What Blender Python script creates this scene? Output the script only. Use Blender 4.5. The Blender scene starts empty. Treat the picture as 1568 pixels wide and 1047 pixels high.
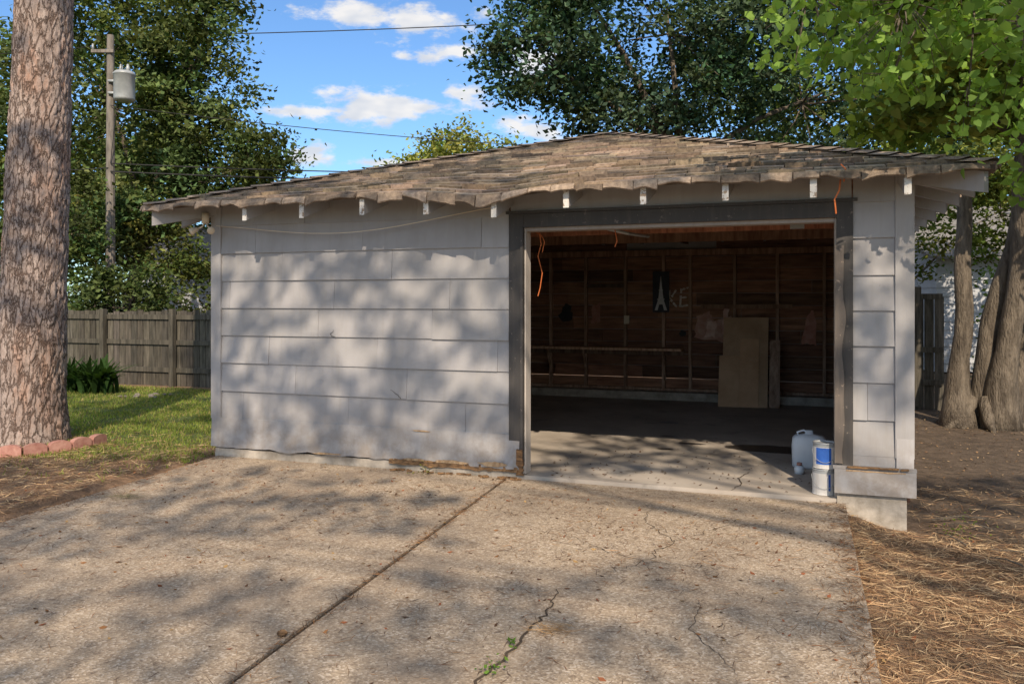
import bpy, math, random
import numpy as np
from mathutils import Vector, noise
random.seed(7)
R=random.Random(11)
scene=bpy.context.scene
# ------------------------------------------------------------------ helpers
ANG=math.radians(-19.69); P0=(-2.92,8.04)
U=(math.cos(ANG),math.sin(ANG)); V=(-math.sin(ANG),math.cos(ANG))
def L(s,t,z=0.0): return (P0[0]+s*U[0]+t*V[0], P0[1]+s*U[1]+t*V[1], z)
def toL(x,y):
    dx=x-P0[0]; dy=y-P0[1]
    return dx*U[0]+dy*U[1], dx*V[0]+dy*V[1]
def nz(x,y,z=0.0,s=1.0): return noise.noise(Vector((x*s,y*s,z*s)))
def fbm(x,y,z=0.0,s=1.0): return noise.fractal(Vector((x*s,y*s,z*s)),1.0,2.0,4)
def sm(a,b,x):
    t=max(0,min(1,(x-a)/(b-a))); return t*t*(3-2*t)

class MB:
    def __init__(s): s.v=[]; s.f=[]; s.m=[]; s.c=[]
    def add(s,vs,fs,mi=0,c=(1,1,1)):
        o=len(s.v); s.v+= [tuple(p) for p in vs]; s.c+=[c]*len(vs)
        for f in fs: s.f.append(tuple(i+o for i in f)); s.m.append(mi)
    def box(s,x0,x1,y0,y1,z0,z1,mi=0,c=(1,1,1)):
        vs=[(x0,y0,z0),(x1,y0,z0),(x1,y1,z0),(x0,y1,z0),(x0,y0,z1),(x1,y0,z1),(x1,y1,z1),(x0,y1,z1)]
        s.add(vs,[(0,3,2,1),(4,5,6,7),(0,1,5,4),(1,2,6,5),(2,3,7,6),(3,0,4,7)],mi,c)
    def beam(s,p0,p1,w,h,mi=0,c=(1,1,1)):
        p0=Vector(p0);p1=Vector(p1); d=(p1-p0).normalized()
        side=d.cross(Vector((0,0,1)))
        if side.length<1e-4: side=Vector((1,0,0))
        side.normalize(); side*=w/2
        dn=Vector((0,0,-h))
        vs=[p0-side+dn,p0+side+dn,p0+side,p0-side,p1-side+dn,p1+side+dn,p1+side,p1-side]
        s.add(vs,[(0,1,2,3),(7,6,5,4),(0,4,5,1),(1,5,6,2),(2,6,7,3),(3,7,4,0)],mi,c)
    def tube(s,pts,rad,n=8,mi=0,c=(1,1,1),cap=True):
        pts=[Vector(p) for p in pts]; vs=[];fs=[]
        prev=None
        for i,p in enumerate(pts):
            d=(pts[min(i+1,len(pts)-1)]-pts[max(i-1,0)])
            if d.length<1e-6: d=Vector((0,0,1))
            d.normalize()
            a=prev if prev is not None else (Vector((1,0,0)) if abs(d.x)<.8 else Vector((0,1,0)))
            a=(a-d*a.dot(d)).normalized(); prev=a; b=d.cross(a)
            r=rad[i] if hasattr(rad,'__len__') else rad
            for k in range(n):
                th=2*math.pi*k/n; vs.append(p+(a*math.cos(th)+b*math.sin(th))*r)
        for i in range(len(pts)-1):
            for k in range(n):
                k2=(k+1)%n; fs.append((i*n+k,i*n+k2,(i+1)*n+k2,(i+1)*n+k))
        if cap:
            fs.append(tuple(range(n))[::-1]); fs.append(tuple((len(pts)-1)*n+k for k in range(n)))
        s.add(vs,fs,mi,c)
    def lathe(s,prof,cx,cy,n=28,mi=0,c=(1,1,1)):
        vs=[];fs=[]
        for (r,z) in prof:
            for k in range(n):
                th=2*math.pi*k/n; vs.append((cx+r*math.cos(th),cy+r*math.sin(th),z))
        for i in range(len(prof)-1):
            for k in range(n):
                k2=(k+1)%n; fs.append((i*n+k,i*n+k2,(i+1)*n+k2,(i+1)*n+k))
        s.add(vs,fs,mi,c)
def build(mb,name,mats,parent=None,smooth=False,loc=None,rot=None):
    me=bpy.data.meshes.new(name); me.from_pydata(mb.v,[],mb.f)
    for m in mats: me.materials.append(m)
    me.polygons.foreach_set('material_index',mb.m)
    if smooth: me.polygons.foreach_set('use_smooth',[True]*len(mb.f))
    ca=me.color_attributes.new('Col','FLOAT_COLOR','POINT')
    ca.data.foreach_set('color',np.array([(c[0],c[1],c[2],1) for c in mb.c],dtype=np.float32).ravel())
    me.update(); ob=bpy.data.objects.new(name,me); scene.collection.objects.link(ob)
    if parent: ob.parent=parent
    if loc is not None: ob.location=loc
    if rot is not None: ob.rotation_euler=(0,0,rot)
    return ob
def empty(name,loc=(0,0,0),rot=0):
    e=bpy.data.objects.new(name,None); scene.collection.objects.link(e); e.location=loc; e.rotation_euler=(0,0,rot)
    e.empty_display_size=.2; return e
RH=np.array([(0,-.5),(.28,-.05),(0,.5),(-.28,.05)])
HEART=np.array([(0,-.62),(.24,-.32),(.44,.05),(.3,.42),(0,.33),(-.3,.42),(-.44,.05),(-.24,-.32)])
def polys(name,Vs,cols,mat,parent=None):
    N,k,_=Vs.shape
    me=bpy.data.meshes.new(name); me.vertices.add(N*k); me.vertices.foreach_set('co',Vs.astype(np.float32).ravel())
    me.loops.add(N*k); me.loops.foreach_set('vertex_index',np.arange(N*k,dtype=np.int32))
    me.polygons.add(N); me.polygons.foreach_set('loop_start',np.arange(0,N*k,k,dtype=np.int32))
    me.materials.append(mat)
    ca=me.color_attributes.new('Col','FLOAT_COLOR','POINT')
    cc=np.ones((N,k,4),dtype=np.float32); cc[:,:,:3]=cols[:,None,:]; ca.data.foreach_set('color',cc.ravel())
    me.update(calc_edges=True); me.validate()
    ob=bpy.data.objects.new(name,me); scene.collection.objects.link(ob)
    if parent: ob.parent=parent
    return ob
def leafverts(C,size,shape,rng,up=.5,hang=0.0):
    N=len(C); n=rng.normal(size=(N,3)); n[:,2]=np.abs(n[:,2])+up
    n/=np.linalg.norm(n,axis=1)[:,None]
    t=rng.normal(size=(N,3)); t[:,2]+=hang*3
    t-=n*np.sum(t*n,axis=1)[:,None]; t/=np.linalg.norm(t,axis=1)[:,None]
    b=np.cross(t,n)
    sx=shape[:,0][None,:,None]; sy=shape[:,1][None,:,None]
    fold=-np.abs(sx)*.35
    sz=size[:,None,None]
    return C[:,None,:]+sz*(sx*b[:,None,:]+sy*t[:,None,:]+fold*n[:,None,:])

# ------------------------------------------------------------------ materials
def nodes(name):
    m=bpy.data.materials.new(name); m.use_nodes=True; nt=m.node_tree
    b=nt.nodes['Principled BSDF']; return m,nt,b
def N(nt,typ,**kw):
    n=nt.nodes.new(typ)
    for k,v in kw.items(): setattr(n,k,v)
    return n
def mix(nt,a,b,f,mode='MIX'):
    n=nt.nodes.new('ShaderNodeMixRGB'); n.blend_type=mode
    for i,v in ((0,f),(1,a),(2,b)):
        if hasattr(v,'is_output'): nt.links.new(v,n.inputs[i])
        elif i==0: n.inputs[0].default_value=v
        else:
            if not hasattr(v,'__len__'): v=(v,v,v)
            n.inputs[i].default_value=(v[0],v[1],v[2],1)
    return n.outputs[0]
def coords(nt,scale=(1,1,1)):
    tc=N(nt,'ShaderNodeTexCoord'); mp=N(nt,'ShaderNodeMapping'); mp.inputs['Scale'].default_value=scale
    nt.links.new(tc.outputs['Object'],mp.inputs[0]); return mp.outputs[0]
def tnoise(nt,co,scale,detail=3,rough=.6):
    n=N(nt,'ShaderNodeTexNoise'); n.inputs['Scale'].default_value=scale; n.inputs['Detail'].default_value=detail
    n.inputs['Roughness'].default_value=rough; nt.links.new(co,n.inputs['Vector']); return n.outputs[0]
def tvor(nt,co,scale,feat='F1'):
    n=N(nt,'ShaderNodeTexVoronoi',feature=feat); n.inputs['Scale'].default_value=scale; nt.links.new(co,n.inputs['Vector']); return n
def ramp(nt,f,stops):
    r=N(nt,'ShaderNodeValToRGB'); nt.links.new(f,r.inputs[0]); e=r.color_ramp.elements
    while len(e)<len(stops): e.new(.5)
    for i,(p,c) in enumerate(stops):
        e[i].position=p; e[i].color=(c[0],c[1],c[2],1) if hasattr(c,'__len__') else (c,c,c,1)
    return r.outputs[0]
def bump(nt,b,h,strength,dist=.01):
    n=N(nt,'ShaderNodeBump'); n.inputs['Strength'].default_value=strength; n.inputs['Distance'].default_value=dist
    nt.links.new(h,n.inputs['Height']); nt.links.new(n.outputs[0],b.inputs['Normal'])
def fin(nt,b,col,rough=.8):
    a=N(nt,'ShaderNodeAttribute'); a.attribute_name='Col'
    nt.links.new(mix(nt,col,a.outputs['Color'],1.0,'MULTIPLY'),b.inputs['Base Color']); b.inputs['Roughness'].default_value=rough
    b.inputs['Specular IOR Level'].default_value=.3
def mat(name,c1,c2,scale=6,stretch=(1,1,1),rough=.8,bs=.3,bscale=30,lo=.35,hi=.65,bd=.004,metal=0):
    m,nt,b=nodes(name); co=coords(nt,stretch)
    f=tnoise(nt,co,scale,4,.65)
    fin(nt,b,ramp(nt,f,[(lo,c1),(hi,c2)]),rough)
    b.inputs['Metallic'].default_value=metal
    if bs>0: bump(nt,b,tnoise(nt,co,bscale,2),bs,bd)
    return m
def paint_mat(name,c,dirt,chip,rough=.65,chiplo=.69,low=False):
    m,nt,b=nodes(name); co=coords(nt)
    a=tnoise(nt,co,1.7,4,.6); col=mix(nt,c,tuple(x*.80 for x in c),ramp(nt,a,[(.35,0),(.7,1)]))
    s=coords(nt,(14,14,1.2)); f=tnoise(nt,s,1.5,4,.6)
    col=mix(nt,col,dirt,ramp(nt,f,[(.50,0),(.80,.6)]))
    if low: # splash dirt on the lowest half metre
        tc=N(nt,'ShaderNodeTexCoord'); sp=N(nt,'ShaderNodeSeparateXYZ'); nt.links.new(tc.outputs['Object'],sp.inputs[0])
        mr=N(nt,'ShaderNodeMapRange'); nt.links.new(sp.outputs[2],mr.inputs[0]); mr.inputs[1].default_value=.6; mr.inputs[2].default_value=.05; mr.inputs[3].default_value=0; mr.inputs[4].default_value=1
        g2=mix(nt,mr.outputs[0],ramp(nt,tnoise(nt,co,7,5,.7),[(.36,0),(.62,1)]),1,'MULTIPLY')
        col=mix(nt,col,(.23,.19,.155),mix(nt,g2,.8,1,'MULTIPLY'))
    g=tnoise(nt,co,22,5,.75); col=mix(nt,col,chip,ramp(nt,g,[(chiplo,0),(chiplo+.04,1)]))
    fin(nt,b,col,rough); bump(nt,b,tnoise(nt,coords(nt,(40,40,3)),3,3),.35,.003); return m
M_side=paint_mat('siding_paint',(.42,.408,.408),(.33,.31,.285),(.30,.28,.26),low=True)
M_white=paint_mat('white_paint',(.74,.72,.69),(.45,.41,.36),(.28,.22,.17))
M_peel=paint_mat('peeling_white_paint',(.74,.72,.68),(.5,.44,.38),(.30,.23,.17),chiplo=.52)
M_trim=paint_mat('charcoal_trim_paint',(.068,.063,.06),(.12,.105,.09),(.20,.17,.145),chiplo=.62)
M_shingle=mat('asphalt_shingle',(.15,.12,.10),(.36,.29,.23),30,bs=.8,bscale=160,bd=.004,rough=.95,lo=.3,hi=.7)
M_deck=mat('roof_deck_wood',(.10,.075,.06),(.20,.155,.125),5,(1,8,1))
M_wood=mat('interior_wood',(.13,.062,.04),(.40,.22,.145),2.2,(1,1,9),bs=.4,bscale=12,lo=.3,hi=.72)
M_stud=mat('stud_wood',(.24,.14,.095),(.50,.34,.245),3,(6,6,.8))
M_floor,nt,b=nodes('garage_concrete'); co=coords(nt)
c_=ramp(nt,tnoise(nt,co,1.3,5,.65),[(.3,(.36,.31,.26)),(.7,(.56,.50,.43))])
c_=mix(nt,c_,(.19,.16,.13),ramp(nt,tnoise(nt,co,3.1,5,.7),[(.55,0),(.72,.65)])); fin(nt,b,c_,.7); bump(nt,b,tnoise(nt,co,60,3),.3,.003)
M_conc=mat('foundation_concrete',(.28,.245,.20),(.50,.45,.385),7,bscale=50,bs=.6)
M_rot=mat('rotten_wood',(.08,.05,.03),(.33,.19,.09),14,(1,1,4),bs=.8,bscale=30,bd=.01)
M_bare=mat('bare_weathered_wood',(.28,.17,.09),(.50,.36,.22),12,(3,1,1),bs=.5,bscale=30)
M_dark=mat('dark_gap',(.05,.045,.04),(.09,.08,.07),10)
M_crack=mat('crack_dirt',(.06,.042,.03),(.10,.075,.05),30)
M_fence=mat('weathered_fence_wood',(.05,.046,.038),(.135,.12,.10),2.5,(9,9,1),bs=.6,bscale=14)
M_bark=mat('tree_bark',(.075,.06,.045),(.20,.165,.125),3,(5,5,1.1),bs=1,bscale=10,bd=.03)
M_pole=mat('utility_pole_wood',(.13,.115,.10),(.26,.23,.20),3,(5,5,1))
M_metal=mat('galvanised_metal',(.34,.36,.37),(.46,.48,.49),4,rough=.45,bs=0,metal=.2)
M_black=mat('black_rubber',(.015,.015,.015),(.03,.03,.03),5,bs=0,rough=.6)
M_orange=mat('orange_cord',(.55,.14,.04),(.65,.19,.06),5,bs=0,rough=.5)
M_card=mat('cardboard',(.46,.29,.17),(.58,.385,.24),3,bs=.1)
M_brick=mat('red_edging_brick',(.33,.15,.12),(.47,.26,.21),14,bs=.6,bscale=60)
M_glass=mat('window_glass',(.03,.035,.04),(.06,.07,.08),3,rough=.1,bs=0)
M_plastic=mat('translucent_white_plastic',(.60,.65,.70),(.72,.76,.80),3,rough=.35,bs=0)
M_label=mat('blue_label',(.03,.10,.42),(.05,.16,.55),6,rough=.4,bs=0)
M_cream=mat('cream_plastic',(.65,.55,.42),(.75,.65,.5),5,bs=0)
M_posterblack=mat('poster_dark',(.012,.013,.02),(.03,.03,.045),6,bs=0,rough=.4)
M_posterwhite=mat('poster_print_white',(.6,.6,.62),(.72,.72,.73),20,bs=0)
M_pink=mat('faded_pink_paper',(.62,.36,.29),(.80,.60,.52),9,bs=0)
M_graf=mat('white_spray_paint',(.72,.62,.54),(.85,.78,.72),14,bs=0)
M_nsid=mat('neighbour_siding',(.42,.44,.47),(.52,.54,.57),2,bs=0)
M_nroof=mat('neighbour_shingles',(.18,.175,.17),(.28,.27,.26),14,bs=.4,bscale=40)
M_rock=mat('rock',(.12,.10,.085),(.26,.23,.20),8,bs=.8,bscale=20,bd=.02)
M_stain=mat('wet_stain',(.055,.045,.04),(.09,.078,.07),6,rough=.3,bs=0)
def leafmat(name,trans=.35):
    m,nt,b=nodes(name); nt.nodes.remove(b); a=N(nt,'ShaderNodeAttribute'); a.attribute_name='Col'
    d=N(nt,'ShaderNodeBsdfDiffuse'); nt.links.new(a.outputs['Color'],d.inputs[0]); out=nt.nodes['Material Output'].inputs[0]
    if trans<=0: nt.links.new(d.outputs[0],out); return m
    t=N(nt,'ShaderNodeBsdfTranslucent'); mx=N(nt,'ShaderNodeMixShader'); mx.inputs[0].default_value=trans
    nt.links.new(mix(nt,a.outputs['Color'],(1.5,1.5,.6),1,'MULTIPLY'),t.inputs[0])
    nt.links.new(d.outputs[0],mx.inputs[1]); nt.links.new(t.outputs[0],mx.inputs[2])
    nt.links.new(mx.outputs[0],out); return m
M_leaf=leafmat('leaf',.38); M_farleaf=leafmat('far_leaf',.2); M_needle=leafmat('dry_litter',0)
M_drive,nt,b=nodes('exposed_aggregate_concrete'); co=coords(nt)
v=tvor(nt,co,95); sc=N(nt,'ShaderNodeSeparateColor'); nt.links.new(v.outputs['Color'],sc.inputs[0])
peb=ramp(nt,sc.outputs[0],[(0,(.14,.10,.07)),(.35,(.34,.255,.17)),(.75,(.50,.395,.285)),(1,(.78,.68,.56))])
mort=ramp(nt,tnoise(nt,co,2.1,5,.7),[(.3,(.31,.235,.165)),(.7,(.50,.40,.29))])
col=mix(nt,peb,mort,.5)
col=mix(nt,col,(.20,.16,.125),ramp(nt,tnoise(nt,co,.8,5,.72),[(.46,0),(.70,.65)]))
col=mix(nt,col,(.13,.09,.062),ramp(nt,tnoise(nt,co,15,4,.8),[(.54,0),(.68,.7)]))
fin(nt,b,col,.92); bump(nt,b,v.outputs['Distance'],.6,.005)
M_ground,nt,b=nodes('ground_soil'); co=coords(nt)
c_=ramp(nt,tnoise(nt,co,9,6,.8),[(.3,.4),(.7,1.5)])
fin(nt,b,c_,.95); bump(nt,b,tnoise(nt,co,35,4,.7),1,.03)
M_pine,nt,b=nodes('pine_bark'); co=coords(nt,(1,1,.26))
co2=mix(nt,co,tnoise(nt,co,12,4,.7),.13,'ADD')
e=tvor(nt,co2,17,'DISTANCE_TO_EDGE').outputs['Distance']
pl=ramp(nt,tnoise(nt,co,13,6,.75),[(.3,(.22,.165,.14)),(.5,(.36,.285,.25)),(.7,(.48,.41,.37))])
pl=mix(nt,pl,(.42,.20,.11),ramp(nt,tnoise(nt,co,3.3,6,.75),[(.52,0),(.68,.7)]))
pl=mix(nt,pl,(.16,.12,.105),ramp(nt,tnoise(nt,coords(nt),70,3,.7),[(.5,0),(.68,.7)]))
col=mix(nt,(.095,.06,.045),pl,ramp(nt,e,[(0,0),(.11,1)]))
fin(nt,b,col,.95); bump(nt,b,mix(nt,ramp(nt,e,[(0,0),(.14,1)]),tnoise(nt,co,45,4),.45),1,.018)

# ------------------------------------------------------------------ world
SE=math.radians(38); SA=math.radians(3)
S=np.array([math.sin(SA)*math.cos(SE),-math.cos(SA)*math.cos(SE),math.sin(SE)])
w=bpy.data.worlds.new("World"); scene.world=w; w.use_nodes=True; nt=w.node_tree
bg=nt.nodes['Background']; bg.inputs[1].default_value=.145
sky=N(nt,'ShaderNodeTexSky'); sky.sky_type='NISHITA'; sky.sun_disc=False; sky.sun_elevation=SE; sky.sun_rotation=math.pi-SA
sky.altitude=0; sky.air_density=1.0; sky.dust_density=.6; sky.ozone_density=1.6
tc=N(nt,'ShaderNodeTexCoord'); sp=N(nt,'ShaderNodeSeparateXYZ'); nt.links.new(tc.outputs['Generated'],sp.inputs[0])
def MA(op,a,b=None,c=None):
    n=N(nt,'ShaderNodeMath',operation=op)
    for i,x in enumerate((a,b,c)):
        if x is None: continue
        if hasattr(x,'is_output'): nt.links.new(x,n.inputs[i])
        else: n.inputs[i].default_value=x
    return n.outputs[0]
yy=MA('MAXIMUM',sp.outputs[1],.05); P=MA('DIVIDE',sp.outputs[0],yy); Q=MA('DIVIDE',sp.outputs[2],yy)
cv=N(nt,'ShaderNodeCombineXYZ'); nt.links.new(P,cv.inputs[0]); nt.links.new(MA('MULTIPLY',Q,2.0),cv.inputs[1])
n1=N(nt,'ShaderNodeTexNoise'); n1.inputs['Scale'].default_value=14; n1.inputs['Detail'].default_value=6; n1.inputs['Roughness'].default_value=.62
nt.links.new(cv.outputs[0],n1.inputs['Vector'])
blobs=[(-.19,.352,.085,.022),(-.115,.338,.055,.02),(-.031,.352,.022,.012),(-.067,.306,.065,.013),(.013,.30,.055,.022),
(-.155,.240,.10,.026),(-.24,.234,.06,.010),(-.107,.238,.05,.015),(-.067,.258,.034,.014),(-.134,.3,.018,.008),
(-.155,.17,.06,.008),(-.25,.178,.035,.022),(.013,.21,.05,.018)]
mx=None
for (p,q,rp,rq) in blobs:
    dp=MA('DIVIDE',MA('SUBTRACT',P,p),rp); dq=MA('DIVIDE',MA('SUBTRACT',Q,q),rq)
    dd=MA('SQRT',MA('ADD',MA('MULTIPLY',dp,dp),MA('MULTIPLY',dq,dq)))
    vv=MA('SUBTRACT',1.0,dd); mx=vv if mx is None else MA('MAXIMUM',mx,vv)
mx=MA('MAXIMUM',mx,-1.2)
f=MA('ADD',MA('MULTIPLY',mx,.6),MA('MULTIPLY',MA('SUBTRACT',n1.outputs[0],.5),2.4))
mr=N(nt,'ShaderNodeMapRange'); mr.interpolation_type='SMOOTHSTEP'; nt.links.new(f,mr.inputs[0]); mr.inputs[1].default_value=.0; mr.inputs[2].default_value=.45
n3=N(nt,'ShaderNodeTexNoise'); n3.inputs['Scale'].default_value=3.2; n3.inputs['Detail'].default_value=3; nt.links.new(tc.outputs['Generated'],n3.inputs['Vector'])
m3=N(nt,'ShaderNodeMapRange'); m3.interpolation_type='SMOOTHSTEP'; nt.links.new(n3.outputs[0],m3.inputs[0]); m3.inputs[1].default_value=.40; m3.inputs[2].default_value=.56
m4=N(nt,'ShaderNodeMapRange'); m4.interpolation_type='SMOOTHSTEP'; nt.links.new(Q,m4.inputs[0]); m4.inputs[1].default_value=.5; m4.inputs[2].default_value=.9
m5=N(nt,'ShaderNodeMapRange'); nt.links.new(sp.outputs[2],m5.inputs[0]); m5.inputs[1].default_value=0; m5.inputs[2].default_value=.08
fill_clouds=MA('MULTIPLY',MA('MULTIPLY',m3.outputs[0],MA('MAXIMUM',m4.outputs[0],MA('LESS_THAN',sp.outputs[1],.05))),m5.outputs[0])  # unseen clouds added overhead and behind the camera to raise neutral fill light
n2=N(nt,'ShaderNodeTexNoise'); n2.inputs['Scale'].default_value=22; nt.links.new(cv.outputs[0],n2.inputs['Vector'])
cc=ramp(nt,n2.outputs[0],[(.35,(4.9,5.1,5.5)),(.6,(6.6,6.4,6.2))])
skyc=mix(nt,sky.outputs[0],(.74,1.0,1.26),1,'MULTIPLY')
nt.links.new(mix(nt,skyc,cc,MA('MULTIPLY',MA('MAXIMUM',mr.outputs[0],fill_clouds),.94)),bg.inputs[0])
sun=bpy.data.lights.new('sun','SUN'); sun.energy=5.0; sun.angle=math.radians(.53); sun.color=(1,.84,.65)
so=bpy.data.objects.new('sun',sun); scene.collection.objects.link(so)
so.rotation_euler=Vector(S).to_track_quat('Z','Y').to_euler(); so.location=(0,-10,20)
cam=bpy.data.cameras.new('camera'); co_=bpy.data.objects.new('camera',cam); scene.collection.objects.link(co_); scene.camera=co_
co_.location=(0,0,1.5); co_.rotation_euler=(math.pi/2,0,0); cam.lens=28.7; cam.sensor_width=36; cam.shift_y=-.0392; cam.clip_end=2000
scene.view_settings.view_transform='Standard'; scene.view_settings.look='None'; scene.view_settings.exposure=0

# ------------------------------------------------------------------ ground
def drive_l(t): return .07-.095*t if t>-9 else .93
def gz(x,y):
    s,t=toL(x,y)
    z=-.03+.02*fbm(x,y,0,.5)*sm(0,2,abs(s-3))
    z-= .13*sm(5.6,6.1,s)*(1-sm(8,14,t))
    if -.2+drive_l(min(t,0))<s<5.72 and t<6.4 and t>-16: z=min(z,-.07)
    return z
xs=np.concatenate([-np.geomspace(600,12.5,22),np.arange(-12,12.01,.16),np.geomspace(12.5,600,22)])
ys=np.concatenate([-np.geomspace(600,1.2,22),np.arange(-1,18.01,.16),np.geomspace(18.6,900,24)])
mb=MB(); nx=len(xs)
for y in ys:
    for x in xs:
        s,t=toL(x,y); n=fbm(x,y,3,.7)
        mb.v.append((x,y,gz(x,y)))
        lawn=sm(-.35,-.9,s+.5*n)*sm(-1.0,-.1,t+.7*n+.15*(-3-s))*(1-sm(4.6,5.3,t+.5*n)) if s<0 else 0
        straw=np.array((.22,.14,.085)); dirt=np.array((.115,.085,.06)); grass=np.array((.085,.11,.03))
        c=straw
        if s>5: c=straw*(1-sm(-1.0,.2,t+.5*n))+dirt*sm(-1.0,.2,t+.5*n)
        c=c*(1-lawn)+grass*lawn
        if abs(x)>25 or y>30 or y<-5: c=grass*.8
        mb.c.append(tuple(c*1.25))
for j in range(len(ys)-1):
    for i in range(nx-1):
        mb.f.append((j*nx+i,j*nx+i+1,(j+1)*nx+i+1,(j+1)*nx+i)); mb.m.append(0)
build(mb,'ground',[M_ground],smooth=True)

mb=MB()
def slab(edgeL,edgeR,t0,t1,n=28):
    ts=[t0+(t1-t0)*i/n for i in range(n+1)]
    vs=[]
    for i,t in enumerate(ts):
        a,b_=edgeL(t)+.012*nz(t*3,1),edgeR(t)+.012*nz(t*3,5)
        for s in (a,b_): vs.append((s,t,0.0))
        for s in (a,b_): vs.append((s,t,-.12))
    fs=[]
    for i in range(n):
        o=i*4; p=o+4
        fs+=[(o,o+1,p+1,p),(o,p,p+2,o+2),(o+1,o+3,p+3,p+1)]
    fs+=[(0,2,3,1),(n*4,n*4+1,n*4+3,n*4+2)]
    mb.add(vs,fs)
J=lambda t:3.07-.066*t
slab(lambda t:drive_l(t),lambda t:J(t)-.014,-16,-.045)
slab(lambda t:J(t)+.014,lambda t:5.75+.02*nz(t,9),-16,-.045)
drv=build(mb,'concrete_driveway',[M_drive],loc=(P0[0],P0[1],0),rot=ANG)
mb=MB()
mb.add([(J(-.05)-.02,-.05,-.014),(J(-.05)+.02,-.05,-.014),(J(-16)+.02,-16,-.014),(J(-16)-.02,-16,-.014)],[(0,3,2,1)])
build(mb,'expansion_joint',[M_crack],parent=drv)
def crack(mb,pts,wd,z,seed=0,jag=.03):
    rr=random.Random(seed); P=[]
    for a,b_ in zip(pts[:-1],pts[1:]):
        n=max(3,int(math.dist(a,b_)/.035))
        for i in range(n):
            f=i/n; P.append((a[0]+(b_[0]-a[0])*f+rr.uniform(-jag,jag)*.5,a[1]+(b_[1]-a[1])*f+rr.uniform(-jag,jag)*.5))
    P.append(pts[-1]); n=len(P)
    for i in range(n-1):
        a,b_=P[i],P[i+1]; d=(b_[0]-a[0],b_[1]-a[1]); l=math.hypot(*d)+1e-6; nn=(-d[1]/l,d[0]/l)
        w0=wd*(.3+.7*math.sin(math.pi*(i+.3)/(n+.3)))*.5; w1=wd*(.3+.7*math.sin(math.pi*(i+1.3)/(n+.3)))*.5
        mb.add([(a[0]+nn[0]*w0,a[1]+nn[1]*w0,z),(a[0]-nn[0]*w0,a[1]-nn[1]*w0,z),(b_[0]-nn[0]*w1,b_[1]-nn[1]*w1,z),(b_[0]+nn[0]*w1,b_[1]+nn[1]*w1,z)],[(0,1,2,3)])
mb=MB()
crack(mb,[(.24,4.25),(.17,3.95),(.03,3.6),(-.03,3.45),(-.15,3.2),(-.3,2.7)],.014,.004,1)
crack(mb,[(.95,4.1),(.82,3.75),(.9,3.3)],.004,.004,2)
crack(mb,[(1.05,6.1),(.9,5.6),(1.0,5.1),(.75,4.7),(.5,4.5)],.0045,.004,3,.06)
crack(mb,[(2.1,5.6),(1.4,5.45),(1.0,5.1)],.004,.004,4,.06)
crack(mb,[(.3,5.3),(.7,4.75),(1.3,4.55)],.004,.004,5,.06)
build(mb,'driveway_cracks',[M_crack])

# ------------------------------------------------------------------ garage
W=6.19; D=6.0; G=empty('detached_garage',(P0[0],P0[1],0),ANG)
OL,OR,OT=3.215,5.685,2.13
mb=MB(); mb.box(.02,W-.05,-.03,D,-.25,.03); build(mb,'floor_slab',[M_floor],G)
mb=MB()
mb.box(.03,3.15,-.036,.02,-.2,.075,0)
mb.box(5.69,W-.03,-.042,.1,-.3,.085,0)
mb.box(.1,W-.1,D-.35,D-.05,.034,.15,0)
build(mb,'foundation',[M_conc],G)
mb=MB()
mb.box(0,OL-.03,.0,.02,.08,2.44); mb.box(OR+.03,W,.0,.02,.09,2.44); mb.box(OL-.03,OR+.03,.0,.02,OT+.03,2.44)
mb.box(0,.02,.02,D-.02,.03,2.44); mb.box(W-.02,W,.02,D-.02,.03,2.44)
build(mb,'wall_sheathing',[M_wood],G)
mb=MB()
def panel(fr,a0,a1,z0,z1,tint,flare=.017):
    O,dx,no=fr
    def pt(a,z,o): return (O[0]+dx[0]*a+no[0]*o,O[1]+dx[1]*a+no[1]*o,z)
    t=.004
    zt=z1+.018
    vs=[pt(a0,z0,0),pt(a1,z0,0),pt(a1,zt,0),pt(a0,zt,0),pt(a0,z0,flare),pt(a1,z0,flare),pt(a1,zt,t),pt(a0,zt,t)]
    mb.add(vs,[(0,1,2,3),(7,6,5,4),(4,5,1,0),(5,6,2,1),(6,7,3,2),(7,4,0,3)],0,tint)
CZ=[.362,.628,.902,1.17,1.438,1.70,1.969,2.235]
def sidewall(fr,a0,a1,seed,zs=CZ,ztop=2.43,pw=1.17):
    rr=random.Random(seed)
    zz=zs+[ztop]
    for i in range(len(zz)-1):
        off=[.25,.85,.55,1.1,.1,.7,.4,.95][(i+seed)%8]
        cuts=[a0]; x=a0+off
        while x<a1-.06:
            if x>a0+.08: cuts.append(x)
            x+=pw
        cuts.append(a1)
        for c0,c1 in zip(cuts[:-1],cuts[1:]):
            k=rr.uniform(.93,1.05); dz=rr.uniform(-.004,.004)
            panel(fr,c0+.0012,c1-.0012,zz[i]+dz,zz[i+1],(k,k,k*rr.uniform(.99,1.01)),rr.uniform(.017,.026))
front=((0,0),(1,0),(0,-1)); 
sidewall(front,.085,3.08,0); sidewall(front,5.80,6.085,3,pw=2)
sidewall(((0,D),(0,-1),(-1,0)),.0,D,2); sidewall(((W,0),(0,1),(1,0)),.0,D,5)
sidewall(((W,D),(-1,0),(0,1)),.0,W,1)
build(mb,'siding',[M_side],G)
mb=MB()
mb.box(-.03,.085,-.030,-.001,.36,2.43); mb.box(-.031,-.001,-.0,.07,.1,2.43)
mb.box(6.085,W+.022,-.034,-.001,.36,2.43)
mb.box(OL-.12,5.79,-.014,-.0005,2.235,2.45,0,(.95,.95,.95))
n=60
vs=[];fs=[]
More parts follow.
